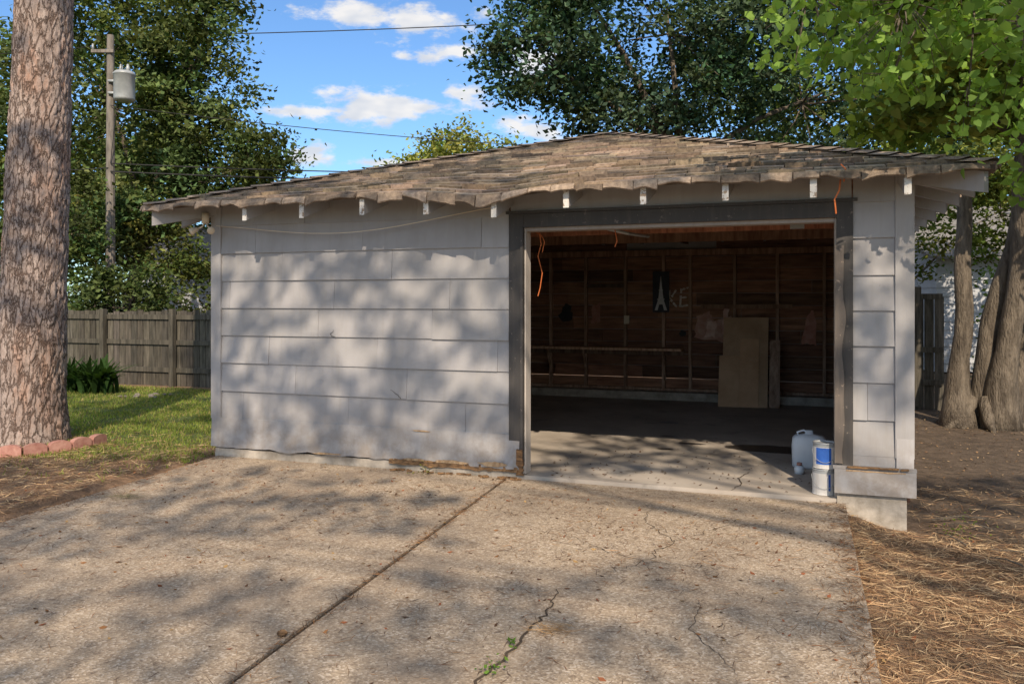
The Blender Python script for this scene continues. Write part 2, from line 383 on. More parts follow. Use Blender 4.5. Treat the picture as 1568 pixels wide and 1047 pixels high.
for i in range(n+1):
    s=-.02+i*3.2/n
    bow=.035+.02*math.sin(s*1.4)+.028*sm(2.2,3.1,s)+.006*nz(s,0,0,4)
    zb=.088+.02*fbm(s,2,0,4.0)-.015*sm(2,3.1,s)
    zt=.368+.008*fbm(s,9,0,3)
    for (z,o) in ((zt,.012),(zt,.03),(zb,bow+.01),(zb,bow-.015)): vs.append((s,-o,z))
for i in range(n):
    for k in range(4):
        k2=(k+1)%4; fs.append((i*4+k,i*4+k2,(i+1)*4+k2,(i+1)*4+k))
fs+=[(0,1,2,3),(n*4+3,n*4+2,n*4+1,n*4)]
mb.add(vs,fs,0)
mb.box(5.67,W+.03,-.075,-.02,.085,.262,0); mb.box(5.66,W+.035,-.06,-.0,.263,.285,0,(.8,.8,.8)); 
mb.box(5.80,6.09,-.02,-.001,.286,.37,0)
mb.box(6.092,W+.018,-.038,-.001,.287,.5,0,(1.15,1.15,1.15))
build(mb,'corner_and_skirt_boards',[M_side],G)
mb=MB() # bare wood where the skirt paint has broken away
def rag(cs,cz,rx,rz,seed):
    pts=[]; 
    for k in range(22):
        a=k*2*math.pi/22; q=1+.5*nz(math.cos(a)*2,math.sin(a)*2,seed*3.1); s=cs+rx*q*math.cos(a); z=max(.09,cz+rz*q*math.sin(a))
        u=(.368-z)/.28; o=.03+u*(.015+.02*math.sin(s*1.4)+.028*sm(2.2,3.1,s))+.010
        pts.append((s,-o,z))
    mb.add(pts,[tuple(range(22))])
rag(2.55,.10,.16,.018,1); rag(2.95,.11,.12,.022,2); rag(2.2,.10,.10,.012,3); rag(1.3,.10,.14,.010,5); rag(2.25,.355,.10,.006,6)
mb.add([(5.75+.05*k,-.0775,.255-.012*abs(nz(k,2,0,.9))) for k in range(9)]+[(6.15-.05*k,-.0775,.262) for k in range(9)],[tuple(range(18))])
build(mb,'exposed_wood_patches',[M_bare],G)
mb=MB()
n=60; vs=[];fs=[]
for i in range(n+1):
    s=1.95+i*1.22/n
    zt=.10; zb=.055-.035*abs(fbm(s,7,0,7)); o=.045+.03*abs(fbm(s,1,4,8))
    vs+= [(s,-.01,zt),(s,-o,zt-.02*abs(nz(s,3,0,9))),(s,-o-.005,zb),(s,-.01,zb)]
for i in range(n):
    for k in range(4):
        k2=(k+1)%4; fs.append((i*4+k,i*4+k2,(i+1)*4+k2,(i+1)*4+k))
fs+=[(0,1,2,3),(n*4+3,n*4+2,n*4+1,n*4)]
mb.add(vs,fs)
for i in range(30):
    s=R.uniform(1.9,3.15); a=R.uniform(.02,.08); mb.beam((s,-.06-R.uniform(0,.08),.016),(s+a,-.07-R.uniform(0,.07),.02),.014,.012)
n=10; vs=[]
for i in range(n+1):
    z=.03+i*.022; w_=.04+.03*abs(nz(z*20,1)); vs+=[(3.17-w_*.3,-.036,z),(3.17+w_,-.036,z),(3.17+w_,-.055,z),(3.17-w_*.3,-.05,z)]
mb.add(vs,[(i*4+k,i*4+(k+1)%4,(i+1)*4+(k+1)%4,(i+1)*4+k) for i in range(n) for k in range(4)]+[(n*4,n*4+1,n*4+2,n*4+3)],0,(1.0,.95,.9))
for i in range(10):
    s=R.uniform(5.75,6.15); mb.beam((s,-.065,.285),(s+R.uniform(.03,.15),-.068,.29),.02,.012)
build(mb,'rotten_sill',[M_rot],G)
mb=MB()
mb.box(3.085,OL,-.034,-.0,.11,OT+.115); mb.box(OR,5.80,-.034,0,.27,OT+.115)
mb.box(OL+.001,OR-.001,-.032,-.0,OT,OT+.113); mb.box(3.06,5.83,-.045,-.0145,OT+.116,OT+.14)
n=20; vs=[]
for i in range(n+1):
    z=.30+i*1.62/n; e1=.05+.03*nz(z,1,0,4); vs+=[(OR-.012,-.05,z),(OR+e1,-.05,z),(OR+e1,-.035,z),(OR-.012,-.035,z)]
mb.add(vs,[(i*4+k,i*4+(k+1)%4,(i+1)*4+(k+1)%4,(i+1)*4+k) for i in range(n) for k in range(4)]+[(0,3,2,1),(n*4,n*4+1,n*4+2,n*4+3)],0,(2.2,2.0,1.8))
mb.box(3.19,3.214,-.048,-.035,.11,2.13)
build(mb,'door_trim',[M_trim],G)
mb=MB()
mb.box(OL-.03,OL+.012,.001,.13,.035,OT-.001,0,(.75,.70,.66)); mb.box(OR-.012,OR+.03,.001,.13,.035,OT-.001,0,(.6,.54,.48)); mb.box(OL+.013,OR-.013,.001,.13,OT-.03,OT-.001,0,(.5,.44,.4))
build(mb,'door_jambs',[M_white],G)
mb=MB()
def wcrack(pts,wd,seed,o=-.0275):
    q=MB(); crack(q,pts,wd,0,seed,.015)
    mb.add([(v[0],o,v[1]) for v in q.v],q.f,0)
wcrack([(1.36,1.24),(1.32,1.20),(1.38,1.17)],.005,1)
wcrack([(1.95,.71),(2.03,.66),(2.05,.63)],.005,3)
build(mb,'siding_cracks',[M_dark],G)

# roof ---------------------------------------------------------------
OV=.46; ZE=2.40; AX,AY,AZ=3.25,3.0,3.50
A=Vector((-OV,-OV,ZE)); B=Vector((W+OV,-OV,ZE)); C=Vector((W+OV,D+OV,ZE)); Dd=Vector((-OV,D+OV,ZE)); AP=Vector((AX,AY,AZ))
def sag(p):
    d=max(0,1-(p.y+OV)/1.6)
    z=p.z
    z+= d*(-.055*math.exp(-((p.x-3.05)/.4)**2)+.012*math.exp(-((p.x-1.9)/.6)**2)+.012*fbm(p.x,0,0,1.1))
    z+= .010*fbm(p.x,p.y,2,.8)
    return Vector((p.x,p.y,z))
deck=MB(); sh=MB(); rr=random.Random(3)
TH=.03
for fi,(a,b_) in enumerate(((A,B),(B,C),(C,Dd),(Dd,A))):
    n=24;m=8
    for lay in (0,-TH):
        grid=[]
        for j in range(m+1):
            f=j/m
            for i in range(n+1):
                p=a.lerp(AP,f).lerp(b_.lerp(AP,f),i/n); q=sag(p); grid.append((q.x,q.y,q.z+lay))
        deck.add(grid,[(j*(n+1)+i,j*(n+1)+i+1,(j+1)*(n+1)+i+1,(j+1)*(n+1)+i) for j in range(m) for i in range(n)],0)
    ev=[]
    for i in range(n+1):
        q=sag(a.lerp(b_,i/n)); ev+=[(q.x,q.y,q.z),(q.x,q.y,q.z-TH)]
    deck.add(ev,[(2*i,2*i+1,2*i+3,2*i+2) for i in range(n)],0)
    ax=(b_-a).normalized()
    perp=Vector((-ax.y,ax.x,0)); H=(AP-a).dot(perp); SL=math.hypot(H,AZ-ZE)
    rows=int(SL/.135); nrm=ax.cross((perp*H+Vector((0,0,AZ-ZE))).normalized()).normalized()
    if nrm.z<0: nrm=-nrm
    Lw=(b_-a).length
    for r in range(rows):
        f0=r/rows; f1=min(1,(r+1.12)/rows)
        def ends(f): 
            l=a.lerp(AP,f); rgt=b_.lerp(AP,f); return (l-a).dot(ax),(rgt-a).dot(ax)
        l0,r0=ends(f0); l1,r1=ends(f1)
        x=l0-rr.uniform(0,.3)
        rowk=rr.uniform(.85,1.12)
        while x<r0:
            wd=.23*rr.uniform(.9,1.1)
            x0=max(x+.004,l0); x1=min(x+wd-.004,r0)
            if x1-x0>.03:
                k=rr.choice([.6,.78,.9,1,1.05,1.2,1.4])*rowk; tint=(k*rr.uniform(.97,1.1),k,k*rr.uniform(.86,1.0))
                base0=a+ax*x0+perp*(H*f0)+Vector((0,0,(AZ-ZE)*f0)); base1=a+ax*x1+perp*(H*f0)+Vector((0,0,(AZ-ZE)*f0))
                jt=rr.uniform(-.012,.012); base0+=perp*jt; base1+=perp*(jt+rr.uniform(-.006,.006))
                tx0=max(x0,l1); tx1=max(tx0+.002,min(x1,r1))
                t0=a+ax*tx0+perp*(H*f1)+Vector((0,0,(AZ-ZE)*f1)); t1=a+ax*tx1+perp*(H*f1)+Vector((0,0,(AZ-ZE)*f1))
                li=rr.uniform(.014,.026)+(.02 if rr.random()<.1 else 0); lj=li+rr.uniform(-.006,.008)
                vs=[sag(base0)+nrm*li,sag(base1)+nrm*lj,sag(t1)+nrm*.004,sag(t0)+nrm*.004,sag(base0)+nrm*.001,sag(base1)+nrm*.001]
                sh.add(vs,[(0,1,2,3),(4,5,1,0),(4,0,3),(1,5,2)],0,tint)
            x+=wd
    x=0
    while x<Lw:
        wd=min(Lw-x,.24*rr.uniform(.7,1.25)); m=6
        k=rr.choice([.65,.85,1,1.2,1.4]); base=rr.uniform(-.004,.026); ov=rr.uniform(.005,.05); tl=rr.uniform(-.03,.03)
        if fi==0 and rr.random()<.07: x+=wd*.6; continue
        cols=[]
        for i in range(m+1):
            u=i/m; xx=x+.004+(wd-.008)*u; p=a+ax*xx; q=sag(p)
            d=base+.035*abs(nz(p.x,p.y,2,5))+tl*(u-.5)+.012*(1-math.cos((u-.5)*3.1))
            if fi==0: d+=.06*math.exp(-((p.x-3.02)/.12)**2)+.03*math.exp(-((p.x-2.6)/.25)**2)*rr.uniform(.6,1)+.02*sm(2.8,1.0,abs(p.x-3))*max(0,nz(p.x,3,0,2))
            else: d*=.5
            o=-perp
            up=Vector((0,0,1))
            cols.append([q+perp*.10+up*.036,q+o*ov*.4+up*.018,q+o*ov+up*(.008-d*.6),q+o*(ov+.006)+up*(-.004-d),q+o*(ov-.004)+up*(-.012-d),q+o*ov*.2+up*(.0-d*.2),q+perp*.08+up*.016])
        nn=7; vs=[p for c in cols for p in c]
        fs=[(i*nn+j,(i+1)*nn+j,(i+1)*nn+(j+1)%nn,i*nn+(j+1)%nn) for i in range(m) for j in range(nn)]
        fs+=[tuple(range(nn)),tuple(m*nn+j for j in range(nn))[::-1]]
        sh.add(vs,fs,0,(k*1.05,k,k*.93)); x+=wd
for c in (A,B,C,Dd):
    n=26
    for i in range(n):
        p=c.lerp(AP,i/n); q=c.lerp(AP,min(1,(i+1.1)/n)); d=(q-p).normalized(); sd=d.cross(Vector((0,0,1))).normalized()*.12
        k=rr.uniform(.75,1.25); p=sag(p);q=sag(q)
        u0=Vector((0,0,.040)); u1=Vector((0,0,.026)); dn=Vector((0,0,-.024))
        sh.add([p+sd+u0+dn,p+u0+Vector((0,0,.008)),p-sd+u0+dn,q+sd+u1+dn,q+u1+Vector((0,0,.006)),q-sd+u1+dn],[(0,1,4,3),(1,2,5,4)],0,(k,k*.97,k*.92))
build(deck,'roof_deck',[M_deck],G); build(sh,'shingles',[M_shingle],G)
mb=MB(); wt=MB()
def raf(p0,pin):
    q0=sag(Vector(p0)); q1=sag(Vector(pin))
    q0.z-=TH+.004; q1.z-=TH+.01
    mb.beam(q0,q1,.042,.135,0)
    d=(q0-q1).normalized(); e=q0+d*.003
    wt.beam(e,e+d*.002,.046,.138,0)
for i in range(10):
    s=.68+.605*i
    if s>W: break
    f=min((s+OV)/(AX+OV),(W+OV-s)/(W+OV-AX)); 
    for (y0,ya) in ((-OV,AY),(D+OV,AY)):
        yy0=y0+(.03 if y0<0 else -.03)
        yin=y0+(ya-y0)*f*.97
        slp=(AZ-ZE)/abs(ya-y0)
        raf((s,yy0,ZE+.03*slp),(s,yin,ZE+slp*abs(yin-y0)))
for i in range(11):
    t=.02+.605*i
    if t>D+.1: break
    f=min((t+OV)/(AY+OV),(D+OV-t)/(D+OV-AY))
    for (x0,xa) in ((-OV,AX),(W+OV,AX)):
        xx0=x0+(.05 if x0<0 else -.05); xin=x0+(xa-x0)*f*.97; slp=(AZ-ZE)/abs(xa-x0)
        raf((xx0,t,ZE+.05*slp),(xin,t,ZE+slp*abs(xin-x0)))
for c in (A,B,C,Dd):
    p=c.lerp(AP,.015); q=sag(p); q.z-=TH+.02; e=AP-Vector((0,0,TH+.03)); mb.beam(q,e,.045,.14,0)
build(mb,'rafters',[M_side],G); build(wt,'rafter_tail_ends',[M_peel],G)
mb=MB(); bd=MB()
YB=D-.11
z=.15; rr=random.Random(5)
while z<2.27:
    h=.185; x=.05
    while x<W-.05:
        ln=rr.uniform(1.2,3.0); x1=min(W-.05,x+ln); k=rr.choice([.45,.7,.85,1,1.1,1.3])
        bd.box(x+.002,x1-.002,YB+.09,YB+.108,z+.003,min(2.3,z+h-.003),0,(k*rr.uniform(.95,1.1),k,k*.95)); x=x1
    z+=h
for s in (1.02,1.644,2.22,2.85,3.44,3.84,4.49,5.09,5.73):
    k=rr.uniform(.8,1.25); mb.box(s-.022,s+.022,YB,YB+.088,.155,2.2,0,(k,k,k))
mb.box(.05,W-.05,YB-.002,YB+.088,2.2,2.245,0,(1.1,1,.95)); mb.box(.05,W-.05,YB-.002,YB+.088,2.246,2.29,0,(1.1,1,.9)); mb.box(.05,W-.05,YB-.004,YB+.088,.15,.19,0)
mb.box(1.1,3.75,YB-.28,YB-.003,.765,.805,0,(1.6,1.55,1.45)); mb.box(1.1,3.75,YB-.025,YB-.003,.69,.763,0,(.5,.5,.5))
for s in (1.644,2.22,3.44):
    mb.beam((s+.03,YB-.25,.765),(s+.03,YB-.01,.35),.03,.05)
mb.box(4.0,5.3,YB-.03,YB-.005,1.40,1.46,0,(.8,.75,.7)); mb.box(2.22,2.85,YB+.02,YB+.085,1.72,1.78,0,(.3,.3,.3))
for (a0,a1) in ((.05,2.86),(4.22,W-.05)):
    bd.box(a0,a1,YB+.06,YB+.08,2.291,2.46,0,(.8,.8,.8))
for t in np.arange(.5,D-.2,.6):
    mb.box(.022,.11,t-.02,t+.02,.04,2.36); mb.box(W-.11,W-.022,t-.02,t+.02,.04,2.36)
for s in (.1,.7,1.3,1.9,2.5,3.1,OR+.1,6.05): mb.box(s-.02,s+.02,.021,.11,.04,2.3)
mb.box(.02,.115,.12,YB-.01,2.361,2.43); mb.box(W-.115,W-.02,.12,YB-.01,2.361,2.43)
mb.box(.12,W-.12,1.75,1.795,2.20,2.34,0,(1.3,.85,.7)); mb.box(.12,W-.12,3.9,3.945,2.26,2.40,0,(.9,.75,.65))
for s in (2.0,3.8,5.2): mb.box(s-.02,s+.02,.14,YB-.02,2.365,2.44,0,(.8,.7,.6))
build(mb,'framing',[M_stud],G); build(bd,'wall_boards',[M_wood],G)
mb=MB(); mb.tube([(3.6,.5,2.20),(3.95,.75,2.12),(4.02,1.4,2.14)],.014,8); mb.tube([(3.3,.4,2.19),(5.6,.42,2.18)],.01,8); mb.box(5.35,5.46,.45,.55,2.10,2.17)
build(mb,'garage_door_track',[M_metal],G)
mb=MB(); mb.box(2.84,2.92,YB-.03,YB-.003,1.16,1.29); build(mb,'outlet_box',[M_cream],G)
mb=MB(); yb=YB+.086
def stroke(a,b_,w_=.032):
    n=8; rr=random.Random(int(a[0]*999+b_[1]*77))
    for q in range(n):
        if rr.random()<.1: continue
        f0=q/n; f1=(q+1)/n; p=(a[0]+(b_[0]-a[0])*f0,a[1]+(b_[1]-a[1])*f0); r_=(a[0]+(b_[0]-a[0])*f1,a[1]+(b_[1]-a[1])*f1)
        dx=r_[0]-p[0];dz=r_[1]-p[1];l=math.hypot(dx,dz); ww=w_*rr.uniform(.6,1.2); n_=(-dz/l*ww/2,dx/l*ww/2); k=rr.uniform(.75,1)
        mb.add([(p[0]+n_[0],yb,p[1]+n_[1]),(p[0]-n_[0],yb,p[1]-n_[1]),(r_[0]-n_[0],yb,r_[1]-n_[1]),(r_[0]+n_[0],yb,r_[1]+n_[1])],[(0,1,2,3)],0,(k,k,k))
for a,b_ in (((3.50,1.42),(3.52,1.68)),((3.53,1.54),(3.62,1.68)),((3.54,1.53),(3.63,1.42)),((3.68,1.42),(3.70,1.70)),((3.70,1.68),(3.82,1.72)),((3.70,1.56),(3.78,1.57)),((3.69,1.43),(3.80,1.45))): stroke(a,b_)
build(mb,'graffiti',[M_graf],G)
mb=MB()
def ragged(pts,seed,c=(1,1,1)):
    out=[]; rr=random.Random(seed)
    for i in range(len(pts)):
        a=pts[i]; b_=pts[(i+1)%len(pts)]
        for q in range(5):
            f=q/5; out.append((a[0]+(b_[0]-a[0])*f+rr.uniform(-.02,.02),yb-.0005*seed,a[1]+(b_[1]-a[1])*f+rr.uniform(-.02,.02)))
    mb.add(out,[tuple(range(len(out)))],0,c)
ragged([(3.90,.95),(4.42,.90),(4.45,1.30),(4.2,1.22),(4.1,1.35),(3.93,1.28)],1,(.75,.65,.6)); ragged([(5.4,.9),(5.62,.88),(5.6,1.4),(5.5,1.3)],2,(.75,.55,.5)); ragged([(2.3,1.15),(2.42,1.18),(2.44,1.5),(2.3,1.42)],3,(.6,.45,.4)); ragged([(4.05,.98),(4.2,.97),(4.22,1.2),(4.08,1.22)],4,(1,1,1)); ragged([(4.3,1.0),(4.4,1.0),(4.4,1.4),(4.33,1.42)],5,(1,.95,.95))
build(mb,'peeling_paper',[M_pink],G)
mb=MB()
for (s,z,r) in ((1.88,1.28,.11),(3.72,1.02,.05),(1.9,1.4,.07)):
    mb.add([(s+r*(1+.25*math.sin(k*2.3))*math.cos(k*.524),yb-.004-.001*s,z+r*(1+.2*math.cos(k*1.7))*math.sin(k*.524)) for k in range(12)],[tuple(range(12))])
build(mb,'black_spray_spots',[M_black],G)
mb=MB(); ps,pz=3.28,1.34
mb.box(ps,ps+.25,YB-.012,YB-.002,pz,pz+.62,0)
q=YB-.0145
tw=[(.03,.03),(.075,.03),(.10,.12),(.15,.12),(.175,.03),(.22,.03),(.165,.20),(.145,.36),(.128,.55),(.122,.55),(.105,.36),(.085,.20)]
mb.add([(ps+a,q,pz+b_) for a,b_ in tw],[tuple(range(12))],1)
mb.box(ps+.07,ps+.18,q-.003,q-.001,pz+.19,pz+.205,1); mb.box(ps+.095,ps+.155,q-.003,q-.001,pz+.33,pz+.343,1)
build(mb,'tower_poster',[M_posterblack,M_posterwhite],parent=G)
mb=MB()
def flood(cx,cy,cz,dx):
    mb.tube([(cx,cy,cz+.06),(cx+dx*.4,cy-.01,cz+.02),(cx+dx,cy-.03,cz)],.008,8)
    a=Vector((cx+dx,cy-.03,cz)); d=Vector((dx*1.2,-.08,-.05)).normalized()
    mb.tube([a,a+d*.02,a+d*.05,a+d*.075,a+d*.082],[.014,.02,.03,.037,.033],14)
flood(-.03,-.12,2.21,-.05); flood(-.01,-.12,2.21,.07); mb.tube([(-.02,-.12,2.26),(-.02,-.12,2.36)],.035,14)
build(mb,'floodlight',[M_cream],G,smooth=True)
mb=MB()
pts=[]
for i in range(30):
    f=i/29; s=.05+f*3.0; z=2.24+.07*f*f-.13*math.sin(math.pi*min(1,f*1.05))*(.6+.4*math.sin(f*3)); pts.append((s,-.05-.06*math.sin(math.pi*f),z))
mb.tube(pts,.004,6); build(mb,'wall_cable',[M_cream],G)
mb=MB(); mb.tube([(3.28,.2,2.12),(3.30,.2,2.0),(3.27,.2,1.9),(3.31,.2,1.75),(3.29,.2,1.62),(3.27,.2,1.55)],.0045,6)
mb.tube([(3.24,.2,2.11),(3.30,.2,2.08),(3.33,.2,2.02),(3.31,.2,1.93)],.004,6)
mb.tube([(5.70,-.38,2.36),(5.69,-.42,2.28),(5.66,-.41,2.22),(5.67,-.40,2.12)],.006,6)
mb.tube([(5.72,-.43,2.34),(5.73,-.47,2.42),(5.70,-.44,2.46)],.005,6)
mb.tube([(3.93,.3,2.12),(3.95,.3,2.02),(3.93,.3,1.97)],.005,6)
build(mb,'extension_cord',[M_orange],G)
def lobj(mb,name,mats,**k): return build(mb,name,mats,loc=(P0[0],P0[1],0),rot=ANG,**k)
mb=MB()
def leanboard(s0,s1,t0,h,lean,th=.012,z0=.034,mi=0,c=(1,1,1)):
    vs=[(s0,t0,z0),(s1,t0,z0),(s1,t0+th,z0),(s0,t0+th,z0),(s0,t0+lean,z0+h),(s1,t0+lean,z0+h),(s1,t0+lean+th,z0+h),(s0,t0+lean+th,z0+h)]
    mb.add(vs,[(0,3,2,1),(4,5,6,7),(0,1,5,4),(1,2,6,5),(2,3,7,6),(3,0,4,7)],mi,c)
leanboard(4.36,4.98,5.22,1.24,.42); leanboard(4.32,4.60,5.16,.70,.22,c=(1.12,1.08,1.05)); leanboard(4.60,4.86,5.19,.94,.29,c=(1.16,1.1,1.06))
lobj(mb,'leaning_cardboard_sheets',[M_card])
mb=MB(); leanboard(5.0,5.14,5.25,.92,.3,.02); lobj(mb,'leaning_wood_plank',[M_stud])
def can(name,s,t,z,label):
    mb=MB(); r=.083
    mb.lathe([(0,z),(r,z),(r+.003,z+.004),(r,z+.01),(r,z+.03)],s,t,32,0)
    mb.lathe([(r,z+.03),(r,z+.165)],s,t,32,0)
    mb.lathe([(r,z+.165),(r,z+.185),(r+.004,z+.19),(r+.002,z+.197),(r-.008,z+.195),(r-.012,z+.188),(0,z+.188)],s,t,32,1)
    n=32; k0,k1=label
    vs=[];
    for k in range(k0,k1+1):
        th=2*math.pi*k/n; vs+=[(s+(r+.0015)*math.cos(th),t+(r+.0015)*math.sin(th),z+.035),(s+(r+.0015)*math.cos(th),t+(r+.0015)*math.sin(th),z+.16)]
    mb.add(vs,[(2*i,2*i+2,2*i+3,2*i+1) for i in range(k1-k0)],2)
    pts=[(s+(r+.006)*math.cos(a),t-(r+.006)*abs(math.sin(a))*.9-.01,z+.15-.10*math.sin(a)) for a in np.linspace(0,math.pi,14)]
    mb.tube(pts,.002,5,1)
    return lobj(mb,name,[M_white,M_metal,M_label],smooth=False)
can('paint_can',5.60,.12,.031,(26,27)); can('paint_can',5.605,.118,.231,(20,27))
mb=MB()
prof=[(.0,.0),(.11,.0),(.125,.02),(.128,.2),(.122,.26),(.10,.285),(.05,.295),(.03,.30),(.03,.33),(.0,.33)]
vs=[];n=24
for (r,z) in prof:
    for k in range(n):
        th=2*math.pi*k/n; c_,s_=math.cos(th),math.sin(th); q=(abs(c_)**5+abs(s_)**5)**(-.2) if z<.29 else 1
        vs.append((5.50+r*c_*q*1.15,1.12+r*.75*s_*q,.032+z))
mb.add(vs,[(i*n+k,i*n+(k+1)%n,(i+1)*n+(k+1)%n,(i+1)*n+k) for i in range(len(prof)-1) for k in range(n)],0)
mb.tube([(5.42,1.12,.30),(5.40,1.12,.34),(5.45,1.12,.36),(5.50,1.12,.34)],.010,8,0)
lobj(mb,'plastic_jug',[M_plastic],smooth=True)
mb=MB(); mb.lathe([(0,.032),(.04,.032),(.042,.08),(.03,.10),(0,.102)],5.42,.82,20,0); mb.lathe([(.0,.103),(.022,.103),(.022,.125),(0,.125)],5.42,.82,12,1)
lobj(mb,'small_plastic_bottle',[M_plastic,M_brick],smooth=True)
mb=MB()
def blot(cx,cy,rx,ry,seed,z=.034):
    n=36; mb.add([(cx+rx*math.cos(k*2*math.pi/n)*(1+.35*nz(math.cos(k*2*math.pi/n)*1.5,math.sin(k*2*math.pi/n)*1.5,seed)),cy+ry*math.sin(k*2*math.pi/n)*(1+.35*nz(math.cos(k*2*math.pi/n)*2,math.sin(k*2*math.pi/n)*2,seed+3)),z) for k in range(n)],[tuple(range(n))])
blot(5.15,1.95,.42,.22,1); blot(4.35,2.0,.13,.05,4); blot(4.15,1.6,.08,.04,7); blot(4.05,2.4,.09,.05,9); blot(3.9,3.4,.12,.06,12)
lobj(mb,'floor_stain',[M_stain])
mb=MB(); crack(mb,[(4.93,-.02),(4.98,.25),(4.94,.45),(5.02,.75)],.010,.0345,3,.02); lobj(mb,'slab_crack',[M_crack])

# ------------------------------------------------------------------ fences
def fence(name,s0,s1,t,h,seed,post=2.0):
    mb=MB(); rr=random.Random(seed); s=s0
    while s<s1:
        w_=.142; x,y,_=L(s,t); z=gz(x,y)
        k=rr.uniform(.6,1.3); hh=h+rr.uniform(-.03,.03)
        mb.box(s+.003,s+w_-rr.uniform(.003,.014),t+.0,t+.018,z-.03+rr.uniform(0,.03),z+hh,0,(k,k*rr.uniform(.96,1.02),k*rr.uniform(.9,1)))
        s+=w_
    for zz in (.22,.72,h-.18):
        mb.box(s0,s1,t-.04,t-.001,zz,zz+.085,0,(.9,.9,.85))
    s=s1-.35
    while s>s0: mb.box(s-.045,s+.045,t-.13,t-.041,-.1,h+.01,0,(.85,.85,.8)); s-=post
    return build(mb,name,[M_fence],loc=(P0[0],P0[1],0),rot=ANG)
fence('wooden_fence',-9,-.06,5.3,1.36,1,post=1.62)
fence('wooden_fence',W+.3,7.45,7.4,1.72,2)

# ------------------------------------------------------------------ neighbour houses
def house(name,x0,x1,y0,y1,h,rh,rot=0):
    e=empty(name,((x0+x1)/2,(y0+y1)/2,0),rot); hx=(x1-x0)/2; hy=(y1-y0)/2
    mb=MB(); z=0
    while z<h:
        k=R.uniform(.95,1.03)
        zt=min(h,z+.18)
        mb.add([(-hx-.02,-hy-.02,z),(hx+.02,-hy-.02,z),(hx+.02,hy+.02,z),(-hx-.02,hy+.02,z),(-hx,-hy,zt),(hx,-hy,zt),(hx,hy,zt),(-hx,hy,zt)],[(0,1,5,4),(1,2,6,5),(2,3,7,6),(3,0,4,7),(0,3,2,1)],0,(k,k,k)); z+=.18
    mb.add([(-hx,-hy,h),(-hx,hy,h),(-hx,0,h+rh)],[(0,1,2)],0); mb.add([(hx,-hy,h),(hx,hy,h),(hx,0,h+rh)],[(0,2,1)],0)
    build(mb,'walls',[M_nsid],e)
    mb=MB(); o=.4; g=rh/hy*o
    for sgn in (-1,1):
        n=int(hy/.2)
        for i in range(n):
            f0=i/n;f1=(i+1)/n
            ya=sgn*(hy+o)*(1-f0); yb_=sgn*(hy+o)*(1-f1); za=h-g+(rh+g)*f0+.05; zb=h-g+(rh+g)*f1+.03; k=R.uniform(.85,1.1)
            mb.add([(-hx-.3,ya,za),(hx+.3,ya,za),(hx+.3,yb_,zb),(-hx-.3,yb_,zb),(-hx-.3,ya,za-.05),(hx+.3,ya,za-.05),(-hx-.3,yb_,zb-.08),(hx+.3,yb_,zb-.08)],[(0,1,2,3),(4,5,1,0),(4,0,3,6),(5,7,2,1)],0,(k,k,k))
    build(mb,'roof',[M_nroof],e)
    mb=MB(); 
    for cx in (0,hx*.55):
        mb.box(cx-.5,cx+.5,-hy-.06,-hy-.03,.9,2.1,0); mb.box(cx-.58,cx+.58,-hy-.045,-hy-.022,.82,2.18,1); mb.box(cx-.5,cx+.5,-hy-.075,-hy-.061,1.48,1.52,1)
    for cy in (-hy*.4,hy*.4):
        for sx in (-1,1):
            a,b2=sorted((sx*(hx+.03),sx*(hx+.06))); mb.box(a,b2,cy-.45,cy+.45,.9,2.1,0)
            a,b2=sorted((sx*(hx+.022),sx*(hx+.045))); mb.box(a,b2,cy-.53,cy+.53,.82,2.18,1)
    build(mb,'windows',[M_glass,M_white],e)
    return e
house('neighbour_house',-11.2,-4.0,24,31,2.7,1.3)
house('neighbour_house',9.1,19,17.5,25,2.55,1.4)
mb=MB(); y=12.6
for x in np.arange(7.4,15,2.4): mb.tube([(x,y,-.1),(x,y,1.25)],.028,10)
mb.tube([(7.4,y,1.22),(15,y,1.22)],.02,8)
for k in np.arange(-1.2,6,.09):
    for sg in (0,1):
        xa,xb=7.4+k,7.4+k+1.2
        z0,z1=(0,1.2) if sg==0 else (1.2,0)
        if xa<7.4: f=(7.4-xa)/1.2; z0=z0+(z1-z0)*f; xa=7.4
        mb.tube([(xa,y+.004*sg,z0),(xb,y+.004*sg,z1)],.003,3,cap=False)
build(mb,'chain_link_fence',[M_metal])

